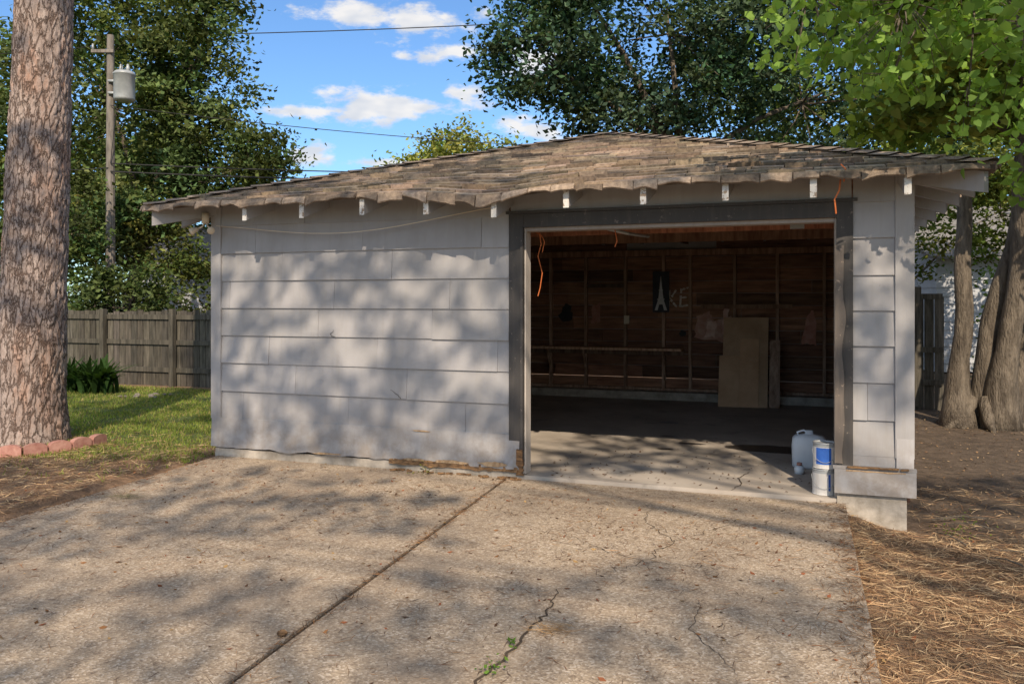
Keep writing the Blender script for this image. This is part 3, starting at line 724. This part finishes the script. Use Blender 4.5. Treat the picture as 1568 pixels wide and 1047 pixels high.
# ------------------------------------------------------------------ trees
def tree(name,base,fork,r0,ells,lsz,per,subr,col,seed,shape=RH,hang=0,nl=10,var=.45,thr=-.12,lm=None):
    rng=np.random.default_rng(seed); e=empty(name,base); bx=Vector(base)
    T=MB(); base=Vector(base); fork=Vector(fork)
    pts=[];rad=[]
    for i in range(9):
        f=i/8; p=base.lerp(fork,f)+Vector((nz(f*2,seed),nz(f*2,seed+5),0))*.25*math.sin(f*math.pi)-bx
        pts.append(p); rad.append(r0*(1.35 if i==0 else 1.08 if i==1 else 1-.45*f))
    pts[0].z-=.15
    T.tube(pts,rad,14)
    Cs=[];cols=[];
    for ei,(c,r,ns) in enumerate(ells):
        c=np.array(c,float); r=np.array(r,float)
        cc=Vector(c); m=fork.lerp(cc,.5)+Vector((0,0,.25))
        T.tube([fork-bx,m-bx,cc-bx],[r0*.4,r0*.25,r0*.10],8)
        k=0; tries=0; subs=[]
        while k<ns and tries<ns*6:
            tries+=1
            d=rng.normal(size=3); d/=np.linalg.norm(d); rr_=rng.uniform(.25,1)**.5
            p=c+d*r*rr_
            if nz(p[0],p[1],p[2]+seed,1.1/max(.6,r.min()*.6))<thr: continue
            k+=1; subs.append(p)
        subs=np.array(subs)
        for p in subs[:nl]:
            q=Vector(p); mid=cc.lerp(q,.5)+Vector(rng.normal(size=3)*.12)
            T.tube([cc.lerp(fork,.15)-bx,mid-bx,q-bx],[r0*.10,r0*.05,r0*.02+.003],5)
        for p in subs:
            npt=int(per*rng.uniform(.6,1.4)); pr=subr*rng.uniform(.6,1.4)
            q=p+rng.normal(size=(npt,3))*np.array([pr,pr,pr*.6])
            Cs.append(q); b0=np.array(col)*(1+var*rng.uniform(-1,1)); b0=b0*np.array([1+rng.uniform(-.15,.35),1,1+rng.uniform(-.2,.2)])
            cols.append(b0[None,:]*rng.uniform(.7,1.3,size=(npt,1)))
    Cs=np.concatenate(Cs); cols=np.concatenate(cols)
    build(T,'trunk_and_limbs',[M_bark],e,smooth=True)
    Vs=leafverts(Cs-np.array(bx),lsz*rng.uniform(.6,1.3,size=len(Cs)),shape,rng,.4,hang)
    polys('foliage',Vs,np.clip(cols,0.004,1),lm or M_farleaf,e); return e,T
tree('oak_tree',(-10.5,21.8,-.1),(-9.8,21.8,3.5),.26,[((-10.6,21.3,7.1),(3.0,2.0,3.9),280),((-8.2,21.1,7.9),(1.6,1.6,2.6),110),((-7.6,21.2,4.9),(1.35,1.3,1.5),76),((-6.4,21,5.2),(.8,.9,.8),26),((-7.7,21.3,10.0),(.9,1.3,1.5),36),((-9.6,19.6,3.4),(1.4,.9,1.0),60)],.155,78,.28,(.09,.135,.05),21,thr=-.25,var=.6)
tree('oak_tree',(-15.5,27,-.1),(-15,27,4),.35,[((-15,27,6.5),(4,3,4.5),170),((-11,28,5.0),(3.0,2,2.6),90)],.26,60,.45,(.08,.13,.04),22)
tree('elm_tree',(4.5,19.5,-.1),(4,19.2,4.6),.26,[((3.6,19,8.3),(3.6,2.6,3.0),280),((.6,18.8,7.1),(1.5,1.5,1.2),60),((7.6,20,6.6),(4.0,2.8,3.4),310),((2.6,19,6.0),(1.8,1.5,.9),50),((1.2,19,9.5),(1.8,1.5,1.5),60)],.155,72,.30,(.06,.108,.062),31,thr=-.22,var=.6)
tree('elm_tree',(12,27,-.1),(12,27,4),.35,[((11,26,5.5),(5,3,5),200),((17,26,6),(4,3,5),120)],.27,60,.5,(.09,.14,.04),33)
tree('hackberry_tree',(-2.4,41,-.1),(-2.6,41,4),.3,[((-2.4,40,8.2),(2.6,2,2.0),110),((-5.0,40,7.0),(1.3,2,1.5),45),((.6,41,7.5),(2,2,1.9),60)],.26,50,.40,(.22,.27,.07),41)
def shrub(name,ells,lsz,per,subr,col,seed):
    c=ells[0][0]; return tree(name,(c[0],c[1],-.05),(c[0],c[1],c[2]*.5+.1),.06,ells,lsz,per,subr,col,seed,nl=20,var=.6)
shrub('hedge_shrub',[((-9.9,17.4,1.7),(1.6,.8,1.4),80),((-12,17.9,2.2),(1.8,.9,2.0),80),((-7.9,17.4,1.35),(1.0,.6,.95),50),((-9.2,17.3,3.3),(.7,.5,1.1),26)],.12,65,.2,(.065,.105,.035),51)
shrub('hedge_shrub',[((-10.2,20.0,3.4),(1.6,.9,1.2),45),((-7.6,19.4,1.6),(1.1,.7,1.3),50),((-8.6,19.6,3.0),(.9,.6,.8),24)],.13,60,.22,(.10,.13,.04),52)
shrub('hedge_shrub',[((10.2,14.6,1.2),(1.5,.8,1.1),60),((13,15,1.5),(1.6,.9,1.4),60),((8.6,14.0,.7),(.6,.5,.7),20)],.1,65,.2,(.09,.14,.035),53)
shrub('vine_shrub',[((7.6,15.8,3.3),(1.0,.8,1.4),45),((9.6,15.5,3.4),(1.3,.8,1.5),70)],.12,60,.22,(.12,.17,.04),54)
near=[((1.95,5.35,3.55),(.42,.4,.50),28),((2.5,5.2,3.42),(.5,.45,.48),44),((3.25,5.1,3.25),(.5,.45,.58),56),((3.28,4.95,2.5),(.24,.35,.5),28),((2.85,5.1,2.72),(.14,.14,.2),5),((3.45,4.9,2.1),(.25,.3,.4),16),((2.42,5.2,2.95),(.26,.28,.12),7)]
te,_=tree('tallow_tree',(6.25,10.95,-.2),(6.7,10.7,3.6),.15,[((5.6,9.2,5.2),(1.8,1.5,1.2),110),((7.8,10.8,5.0),(2.2,2,1.8),150),((7.1,9.0,3.8),(.9,.9,.8),34),((5.3,10.6,4.0),(.7,.8,.6),20)],.12,55,.2,(.15,.22,.055),61,shape=HEART,hang=1.0,lm=M_leaf)
rng=np.random.default_rng(5); Cs=[];cl=[];T=MB(); bx=Vector(te.location); fork=Vector((6.7,10.7,3.6))
T.tube([fork-bx,Vector((5.6,8.6,4.6))-bx,Vector((4.2,6.6,4.5))-bx,Vector((3.1,5.4,3.9))-bx,Vector((2.0,5.3,3.75))-bx],[.10,.07,.04,.022,.01],8)
hub=Vector((3.1,5.4,3.9))
for (c,r,ns) in near:
    c=np.array(c);r=np.array(r); T.tube([hub-bx,(hub.lerp(Vector(c),.5)+Vector((0,0,.1)))-bx,Vector(c)-bx],[.014,.009,.004],6)
    for k in range(ns):
        d=rng.normal(size=3); d/=np.linalg.norm(d); p=c+d*r*rng.uniform(.2,1)**.5
        q0=Vector(c).lerp(Vector(p),.3); q1=Vector(p)+Vector((rng.normal()*.05,rng.normal()*.05,-.12))
        T.tube([q0-bx,Vector(p)-bx,q1-bx],[.004,.003,.0015],4)
        m=int(rng.uniform(9,19)); f=rng.uniform(0,1,size=(m,1))
        q=np.array(p)[None,:]*(1-f)+np.array(q1)[None,:]*f+rng.normal(size=(m,3))*np.array([.075,.075,.06]); Cs.append(q)
        b0=np.array((.24,.37,.09))*(1+.4*rng.uniform(-1,1)); cl.append(b0[None,:]*rng.uniform(.65,1.25,size=(m,1)))
Cs=np.concatenate(Cs); cl=np.concatenate(cl)
polys('near_foliage',leafverts(Cs-np.array(bx),.074*rng.uniform(.6,1.25,size=len(Cs)),HEART,rng,.1,.9),cl,M_leaf,te)
for (b0,tp,r) in (((5.95,10.85,-.25),(6.1,10.95,3.4),.13),((6.42,10.75,-.25),(6.55,10.2,3.9),.15),((6.75,11.2,-.25),(7.7,11.3,3.7),.10)):
    b0=Vector(b0);tp=Vector(tp); pts=[b0.lerp(tp,f)+Vector((nz(f*3,b0.x*7),nz(f*3,b0.x*3),0))*.12 for f in np.linspace(0,1,12)]
    T.tube([p-bx for p in pts],[r*2.1,r*1.5,r*1.15]+[r*(1-.35*i/11) for i in range(3,12)],14)
for a in np.linspace(0.3,6.58,7)[:-1]:
    c=Vector((6.25,10.85,0)); d=Vector((math.cos(a)*1.2,math.sin(a),0)); T.tube([c+d*.12+Vector((0,0,.22))-bx,c+d*.3+Vector((0,0,-.06))-bx,c+d*.55+Vector((0,0,-.19))-bx],[.10,.07,.02],8)
build(T,'stems_and_boughs',[M_bark],te,smooth=True)

rng=np.random.default_rng(77); Cs=[];cl=[]
for k in range(460):
    a=rng.uniform(-1.25,1.25); d=rng.uniform(46,62); x=math.sin(a)*d; y=math.cos(a)*d; p=x/max(y,1)
    top=5.0 if -.38<p<.1 else 10
    z=rng.uniform(.3,top)*rng.uniform(.5,1)
    q=np.array((x,y,z))+rng.normal(size=(45,3))*np.array([1.3,1.3,.75]); Cs.append(q)
    cl.append(np.array((.08,.12,.04))[None,:]*(1+.5*rng.uniform(-1,1))*rng.uniform(.7,1.3,size=(45,1)))
Cs=np.concatenate(Cs); polys('distant_trees',leafverts(Cs,.5*rng.uniform(.6,1.4,size=len(Cs)),RH,rng),np.concatenate(cl),M_needle)

# ------------------------------------------------------------------ pine trunk (near left)
PB=Vector((-5.27,8.95,0)); pe=empty('pine_tree',PB)
mb=MB(); nu,nv=140,330; vs=[]
Ht=13.0
for j in range(nv+1):
    f=j/nv; z=-.15+ (5.2*f/.85 if f<.85 else 5.2+(Ht-5.2)*(f-.85)/.15)
    r=.345-.014*z+.08*math.exp(-max(0,z)/.25)
    cx=-.03+.03*z; cy=.01*z
    for i in range(nu):
        th=2*math.pi*i/nu; x=math.cos(th)*.35; y=math.sin(th)*.35
        wx=.05*nz(x,y,z,6); d,_p=noise.voronoi(Vector((x+wx,y+wx,z*.26))*15)
        g=min(1,(d[1]-d[0])*3.2)
        rr_=r+.014*g-.007+.016*nz(x,y,z*.5,5)+.009*nz(x,y,z,24)
        vs.append((cx+math.cos(th)*rr_,cy+math.sin(th)*rr_,z))
fs=[(j*nu+i,j*nu+(i+1)%nu,(j+1)*nu+(i+1)%nu,(j+1)*nu+i) for j in range(nv) for i in range(nu)]
mb.add(vs,fs); build(mb,'trunk',[M_pine],pe,smooth=True)
rng=np.random.default_rng(9); T=MB(); Cs=[];cl=[]
for k in range(30):
    a=rng.uniform(0,6.28); z=rng.uniform(9,13.2); l=rng.uniform(1.2,3.0)*(1.25-(z-9)/7); c0=Vector((.03*z,0,z)); c1=c0+Vector((math.cos(a)*l,math.sin(a)*l,rng.uniform(.1,.8)))
    T.tube([c0,c0.lerp(c1,.5)+Vector((0,0,.15)),c1],[.07,.045,.015],6)
    for m in range(7):
        cc=np.array(c0.lerp(c1,rng.uniform(.45,1.05)))+rng.normal(size=3)*.28; nn=50
        d=rng.normal(size=(nn,3)); d/=np.linalg.norm(d,axis=1)[:,None]; Cs.append((cc,d))
V3=[]
for cc,d in Cs:
    sd=np.cross(d,np.array([.3,.5,.8])); sd/=np.linalg.norm(sd,axis=1)[:,None]
    V3.append(np.stack([cc+sd*.006,cc-sd*.006,cc+d*.26],axis=1))
V3=np.concatenate(V3); polys('needles',V3,np.tile(np.array([(.06,.11,.035)]),(len(V3),1))*rng.uniform(.6,1.4,size=(len(V3),1)),M_farleaf,pe)
build(T,'branches',[M_bark],pe,smooth=True)
mb=MB()
for i in range(9):
    a=math.radians(-128+i*14.5); cx=PB.x+math.cos(a)*.86; cy=PB.y+math.sin(a)*.86-.05; z=gz(cx,cy)
    tx,ty=-math.sin(a),math.cos(a); nx_,ny_=math.cos(a),math.sin(a); hw=.103; vs=[]
    pr=[(-hw,0),(-hw,.075)]+[(hw*math.cos(math.pi-q*math.pi/6)*.98,.078+.036*math.sin(q*math.pi/6)) for q in range(0,7)]+[(hw,.075),(hw,0)]
    n=len(pr)
    for o in (-.035,.035):
        for (u,zz) in pr: vs.append((cx+tx*u+nx_*o,cy+ty*u+ny_*o,z+zz))
    k=R.uniform(.85,1.15)
    mb.add(vs,[tuple(range(n))[::-1],tuple(range(n,2*n))]+[(q,(q+1)%n,n+(q+1)%n,n+q) for q in range(n)],0,(k,k,k))
build(mb,'brick_edging',[M_brick])

# ------------------------------------------------------------------ utility pole + wires
ue=empty('utility_pole',(-9.05,18.4,0)); mb=MB()
mb.tube([(0,0,-.3),(0,0,4),(.0,0,7.5)],[.11,.095,.075],12); mb.beam((-.38,-.09,7.15),(.12,-.09,7.15),.06,.07)
build(mb,'pole',[M_pole],ue,smooth=False)
mb=MB(); mb.lathe([(0,6.0),(.21,6.0),(.225,6.05),(.225,6.56),(.24,6.57),(.24,6.60),(.19,6.65),(0,6.67)],.36,-.1,24)
mb.box(.0,.2,-.13,-.07,6.15,6.2); mb.box(.0,.2,-.13,-.07,6.42,6.47)
for x in (.29,.44): mb.tube([(x,-.1,6.65),(x,-.1,6.73),(x,-.1,6.82)],[.035,.045,.02],10)
for x in (-.35,): mb.tube([(x,-.09,7.15),(x,-.09,7.28)],[.035,.02],8)
build(mb,'transformer',[M_metal],ue,smooth=True)
def wire(mb,a,b_,sg,r=.017,n=26):
    a=Vector(a);b_=Vector(b_); mb.tube([a.lerp(b_,i/n)-Vector((0,0,sg*4*(i/n)*(1-i/n))) for i in range(n+1)],r,5)
mb=MB()
wire(mb,(-9.0,18.3,4.6),(14,19.5,4.95),.32,.014); wire(mb,(-9.0,18.3,4.42),(14,19.5,4.7),.30,.018); wire(mb,(-9.0,18.3,5.9),(14,19.5,5.1),.5,.009)
wire(mb,(-24,25,9.7),(24,24,11.8),.9,.016); wire(mb,(-9.05,18.3,4.5),(-30,20,5.5),.5,.012); wire(mb,(-9.4,18.25,7.2),(-30,20,7.6),.4,.008)
wire(mb,(-8.7,18.2,6.8),(-9.0,18.3,4.6),-.05,.008,8)
build(mb,'power_lines',[M_black])

def strap_plant(name,cx,cy,n,h,seed,col=(.03,.06,.018)):
    rng=np.random.default_rng(seed); q=[];c=[]
    for k in range(n):
        a=rng.uniform(0,6.28); l=h*rng.uniform(.7,1.2); wd=.035*h/.5; bend=rng.uniform(.35,1.1); bx_,by_=cx+rng.normal()*.1*h/.5,cy+rng.normal()*.08
        pr=None; cc=np.array(col)*rng.uniform(.6,1.6)
        for i in range(7):
            f=i/6; ro=bend*l*f*f*.9; z=l*f*(1-.45*bend*f); ww=wd*math.sin(math.pi*min(.97,.15+f*.85))
            p=np.array((bx_+math.cos(a)*ro,by_+math.sin(a)*ro,gz(cx,cy)+z)); sd=np.array((-math.sin(a),math.cos(a),0))*ww
            cur=(p-sd,p+sd)
            if pr is not None: q.append([pr[0],pr[1],cur[1],cur[0]]); c.append(cc)
            pr=cur
    return polys(name,np.array(q),np.array(c),M_leaf)
strap_plant('aspidistra_plant',-6.85,13.5,90,.66,1); strap_plant('aspidistra_plant',-7.4,13.8,80,.66,2)
mb=MB()
for k in range(12):
    cx=R.uniform(-6.4,-5.5); cy=13.2+R.uniform(-.2,.2); r=R.uniform(.03,.06); vs=[];n=10
    for j in range(6):
        ph=j/5*math.pi
        for i in range(n):
            th=2*math.pi*i/n; q=r*(1+.35*nz(math.cos(th)*2+k,math.sin(th)*2,ph)); vs.append((cx+q*math.sin(ph)*math.cos(th),cy+q*math.sin(ph)*math.sin(th),gz(cx,cy)+.01+q*.6*math.cos(ph)))
    mb.add(vs,[(j*n+i,(j+1)*n+i,(j+1)*n+(i+1)%n,j*n+(i+1)%n) for j in range(5) for i in range(n)])
build(mb,'garden_rocks',[M_rock])

# ------------------------------------------------------------------ grass, needles, litter, weeds
rng=np.random.default_rng(12)
q=[];c=[]
n=0
while n<50000:
    s=rng.uniform(-6.5,-.08); t=rng.uniform(-1.3,5.0); x,y,_=L(s,t)
    ns=fbm(x,y,3,.7)
    if t< -1.0+.9*(.3+ns)+.1: 
        if rng.random()>.12: continue
    if nz(x,y,0,2.2)<-.28 and rng.random()<.7: n+=1; continue
    n+=1; h=rng.uniform(.02,.055); a=rng.uniform(0,6.28); z=gz(x,y)-.005
    dx,dy=math.cos(a)*.007,math.sin(a)*.007; lx,ly=rng.normal()*.02,rng.normal()*.02
    q.append([(x-dx,y-dy,z),(x+dx,y+dy,z),(x+lx,y+ly,z+h)])
    k=rng.uniform(.6,1.4)*(1+.4*ns); cc=(.22*k,.28*k,.065*k) if rng.random()<.75 else (.38*k,.32*k,.14*k); c.append(cc)
polys('lawn_grass',np.array(q),np.clip(np.array(c),.01,1),M_leaf)
def needles(name,n,fn,seed,ln=(.08,.17),wd=.0035,hh=.03,cols=((.42,.27,.15),(.54,.39,.23),(.24,.14,.08))):
    rng=np.random.default_rng(seed); q=[];c=[]
    while len(q)<n:
        r=fn(rng)
        if r is None: continue
        x,y,z=r; l=rng.uniform(*ln); a=rng.uniform(0,6.28); d=np.array((math.cos(a),math.sin(a),rng.normal()*.12)); sd=np.array((-math.sin(a),math.cos(a),rng.normal()*.5)); sd/=np.linalg.norm(sd)
        p=np.array((x,y,z+rng.uniform(.002,hh))); d=d*l/2; sd=sd*wd*rng.uniform(.5,1.1); bnd=sd/np.linalg.norm(sd)*l*rng.uniform(-.08,.08)
        q.append([p-d-sd,p+bnd-sd,p+d,p+bnd+sd]); k=rng.uniform(.6,1.4); c.append(np.array(cols[int(rng.integers(len(cols)))])*k)
    return polys(name,np.array(q),np.clip(np.array(c),0,1),M_needle)
def f_right(rng):
    s=rng.uniform(5.7,8.5); t=rng.uniform(-5.0,1.6); 
    if rng.random()>(1-.85*sm(-.9,.5,t)): return None
    x,y,_=L(s,t)
    if s<5.78 and t>-.1: return None
    if s<6.25 and t>-.08: return None
    return x,y,gz(x,y)
needles('pine_straw',38000,f_right,1,wd=.0028)
def f_left(rng):
    s=rng.uniform(-4.0,.6); t=rng.uniform(-3.2,.9)
    if s>drive_l(t)-.02 or (s>-.05 and t>-.05): return None
    if rng.random()>1-.9*sm(-.4,.7,t): return None
    x,y,_=L(s,t); return x,y,gz(x,y)
needles('pine_straw',11000,f_left,2)
def f_drive(rng):
    t=-abs(rng.gamma(2,1.1))-.03; s=rng.uniform(drive_l(t)+.02,5.75); x,y,_=L(s,t)
    if nz(x,y,4,1.6)<.0 and rng.random()<.75: return None
    return x,y,.003
needles('needle_litter',5500,f_drive,3,ln=(.03,.12),wd=.0018,hh=.006,cols=((.20,.10,.05),(.10,.06,.04),(.3,.17,.08)))
def f_edge(rng):
    if rng.random()<.5: t=rng.uniform(-5,0); s=5.75-abs(rng.normal())*.09
    elif rng.random()<.5: t=rng.uniform(-5,0); s=drive_l(t)+abs(rng.normal())*.07
    else: t=rng.uniform(-5,0); s=J(t)+rng.normal()*.03
    x,y,_=L(s,t); return x,y,.003
needles('needle_litter',3000,f_edge,4,ln=(.03,.12),wd=.002,hh=.008,cols=((.25,.13,.06),(.13,.08,.05)))
def tuft(cx,cy,r,n,seed,cols):
    def f(rng): return cx+rng.normal()*r,cy+rng.normal()*r*.6,.003
    return needles('needle_clump',n,f,seed,ln=(.1,.2),wd=.0015,hh=.02,cols=cols)
tuft(-2.95,6.25,.07,90,5,((.14,.14,.07),(.2,.17,.1))); tuft(.18,3.72,.05,70,6,((.28,.17,.08),(.38,.24,.12)))
rng=np.random.default_rng(15); C=[];cc=[]
for k in range(1500):
    t=-rng.gamma(1.6,1.3)-.02; s=rng.uniform(-3.0,8.5); x,y,_=L(s,t)
    z=.006 if drive_l(t)<s<5.75 else gz(x,y)+.025
    C.append((x,y,z)); cc.append(np.array([(.22,.11,.05),(.12,.065,.04),(.34,.22,.10),(.26,.10,.05)][int(rng.integers(4))])*rng.uniform(.6,1.3))
for k in range(2600):
    s=rng.uniform(6.3,11); t=rng.uniform(-.5,7); x,y,_=L(s,t); C.append((x,y,gz(x,y)+.015)); cc.append(np.array([(.28,.17,.09),(.15,.09,.055),(.40,.28,.16)][int(rng.integers(3))])*rng.uniform(.6,1.3))
for k in range(200):
    s=rng.uniform(3.3,5.6); t=abs(rng.normal())*1.0; x,y,_=L(s,t); C.append((x,y,.038)); cc.append(np.array((.18,.11,.07))*rng.uniform(.6,1.3))
for k in range(1100):
    s=rng.uniform(-6,-.1); t=4.9+rng.normal()*.25 if rng.random()<.5 else rng.uniform(-1.5,1); x,y,_=L(s,t); C.append((x,y,gz(x,y)+.02)); cc.append(np.array((.22,.14,.09))*rng.uniform(.5,1.3))
C=np.array(C); sz=.034*rng.uniform(.3,1.2,size=len(C)); 
V_=leafverts(C,sz,RH,rng,3.0); polys('fallen_leaves',V_,np.array(cc),M_needle)
def weed(cx,cy,n,r,seed,z0=.0,col=(.12,.22,.04)):
    rng=np.random.default_rng(seed); C=np.stack([cx+rng.normal(size=n)*r,cy+rng.normal(size=n)*r,z0+np.abs(rng.normal(size=n))*r*.9+.008],axis=1)
    polys('weed',leafverts(C,.022*rng.uniform(.6,1.3,size=n),RH,rng,1.0),np.array(col)[None,:]*rng.uniform(.6,1.4,size=(n,1)),M_leaf)
weed(.0,3.57,20,.016,1); weed(-.08,3.3,30,.028,2)
x,y,_=L(2.35,-.16); weed(x,y,50,.05,3,0,(.14,.15,.03)); x,y,_=L(6.5,-.15); weed(x,y,70,.09,5,-.15,(.16,.22,.04))
mb=MB()
for (cx,cy) in ((-1.03,3.66),):
    vs=[];n=12
    for j in range(9):
        ph=j/8*math.pi
        for i in range(n):
            th=2*math.pi*i/n+ (j%2)*.26; q=.013*(1+.35*((i+j)%2)); vs.append((cx+q*1.4*math.cos(ph),cy+q*math.sin(ph)*math.cos(th),.016+q*math.sin(ph)*math.sin(th)))
    mb.add(vs,[(j*n+i,(j+1)*n+i,(j+1)*n+(i+1)%n,j*n+(i+1)%n) for j in range(8) for i in range(n)])
build(mb,'pine_cone',[M_rot])
mb=MB()
for k in range(22):
    s=R.uniform(6.3,8.5); t=R.uniform(-1.2,.6); x,y,_=L(s,t); a=R.uniform(0,3.14); l=R.uniform(.1,.4); z=gz(x,y)+.03
    mb.tube([(x,y,z),(x+math.cos(a)*l*.5,y+math.sin(a)*l*.5,z+R.uniform(0,.04)),(x+math.cos(a)*l,y+math.sin(a)*l,z)],[.006,.005,.003],5)
build(mb,'fallen_twigs',[M_bark])

# ------------------------------------------------------------------ shade oak behind the camera
lit_wall=[(.83,1.57,.27,.13),(.2,1.83,.2,.10),(.3,1.58,.15,.09),(1.27,1.3,.27,.11),(1.54,1.0,.24,.13),(1.81,1.3,.16,.10),(2.01,1.6,.26,.09),(2.53,1.86,.2,.08),(2.71,.88,.36,.12),(2.21,.25,.33,.14),(.8,1.14,.22,.09),(.35,.9,.16,.12),(2.85,.2,.25,.1),(2.4,1.2,.2,.07)]
rng=np.random.default_rng(101)
def sstep(p,n): return sm(.42,.58,p+.75*n)
def g_shade(x,y):
    s,t=toL(x,y); n=fbm(x*.7,y*1.7,8,1.1)
    p=.74
    def bl(p,v,a): return p*(1-a)+v*a
    p=bl(p,.95,sm(5.0,5.3,y)*(1-sm(6.1,6.4,y))*(1-sm(-.9,-.3,x)))
    p=bl(p,.03,sm(-.6,-.1,x)*sm(4.3,4.7,y)*(1-sm(7.0,7.6,y)))
    p=bl(p,.35,sm(6.25,6.5,y)*(1-sm(7.6,8.0,y))*(1-sm(-.5,0,x))*sm(-3.4,-3.0,x))
    p=bl(p,.22,sm(4.5,4.7,y)*(1-sm(5.1,5.3,y))*sm(-2.8,-2.4,x)*(1-sm(-.6,-.1,x)))
    p=bl(p,.66,sm(-.8,-.2,x)*(1-sm(4.1,4.4,y)))
    p=bl(p,.05,sm(5.6,6.0,s)*(1-sm(5.9,6.3,y)))
    if s<-.05: p=bl(p,.0,sm(8.0,8.3,y)*(1-sm(9.9,10.5,y))); p=bl(p,.66,sm(10,10.5,y))
    return sstep(p,n)
T_=[]; LA=.0122
def sample(area_proj,gen,lai=2.2):
    n=int(area_proj*lai/LA)
    for _ in range(n):
        r=gen()
        if r is None: continue
        P,p=r
        if rng.random()<p: T_.append(P)
def gen_ground():
    x=rng.uniform(-8,5.5); y=rng.uniform(1.5,13); s,t=toL(x,y)
    if 0<s<W and t>-.02: return None
    if s>6 and y>7.5: return None
    p=g_shade(x,y)
    if s>6.35 and y>6.2: p=.9
    return (x,y,0.),p
sample(13.5*11.5*math.sin(SE),gen_ground)
ca=math.cos(SE)*math.cos(math.radians(22.7))
def gen_wall():
    s=rng.uniform(-.3,3.2); z=rng.uniform(0,2.0)
    m=max(1-math.sqrt(((s-a)/(ra*1.15))**2+((z-b_)/(rb*1.15))**2) for a,b_,ra,rb in lit_wall)
    n=fbm(s,z,5,2.2)
    return L(s,0,z),1-sm(-.02,.25,m+.40*n)
sample(3.5*2.0*ca,gen_wall,3.2)
def gen_floor():
    s=rng.uniform(3.1,5.75); t=rng.uniform(0,3.0)
    edge=.10+.60*sm(3.6,4.8,s)+.06*nz(s,0,0,3)
    return L(s,t,0),sm(edge+.02,edge+.14,t) if s>3.6 else .9
sample(2.65*3.0*math.sin(SE),gen_floor,2.6)
def gen_roof():
    s=rng.uniform(-.6,6.7); t=rng.uniform(-.5,3.2); z=ZE+.33*(t+OV)
    n=fbm(s*.7,t*2.2,2,1.1)
    p=.74-.66*sm(2.3,3.6,s)
    if t>1.6 and s<4.5: p+=.12
    return L(s,t,z),sstep(p,n)
sample(7.3*3.7*(math.sin(SE)*.95+math.cos(SE)*.3),gen_roof)
def gen_pine():
    z=rng.uniform(0,5.5); x=PB.x+rng.uniform(-.5,.5); n=fbm(x,z,5,1.1); return (x,PB.y-.3,z),sstep(.45,n)
sample(1*5.5*math.cos(SE),gen_pine)
T_=np.array(T_)
Ld=np.array([15.5+2.5*nz(p[0]*.5,(p[1]+p[2])*.5,3) for p in T_])+rng.normal(size=len(T_))*.7
C=T_+S[None,:]*Ld[:,None]
oe=empty('shade_oak_tree',(8.5,-10.5,0)); ob_=np.array(oe.location)
polys('foliage',leafverts(C-ob_,.185*rng.uniform(.7,1.25,size=len(C)),RH,rng,.4),np.array([(.06,.10,.03)])*rng.uniform(.6,1.4,size=(len(C),1)),M_needle,oe)
T=MB(); T.tube([(0,0,-.2),(.05,.05,1),(.0,.2,3),(-.2,.5,5),(-.5,.8,7.5)],[.6,.45,.4,.36,.3],16)
fk=Vector((-.5,.8,7.3)); idx=rng.choice(len(C),12,replace=False)
for i in idx:
    q=Vector(C[i]-ob_); m=fk.lerp(q,.5)+Vector((0,0,.9)); T.tube([fk,m,q],[.07,.035,.01],6)
build(T,'trunk_and_limbs',[M_bark],oe,smooth=True)
print('leaves',len(C))
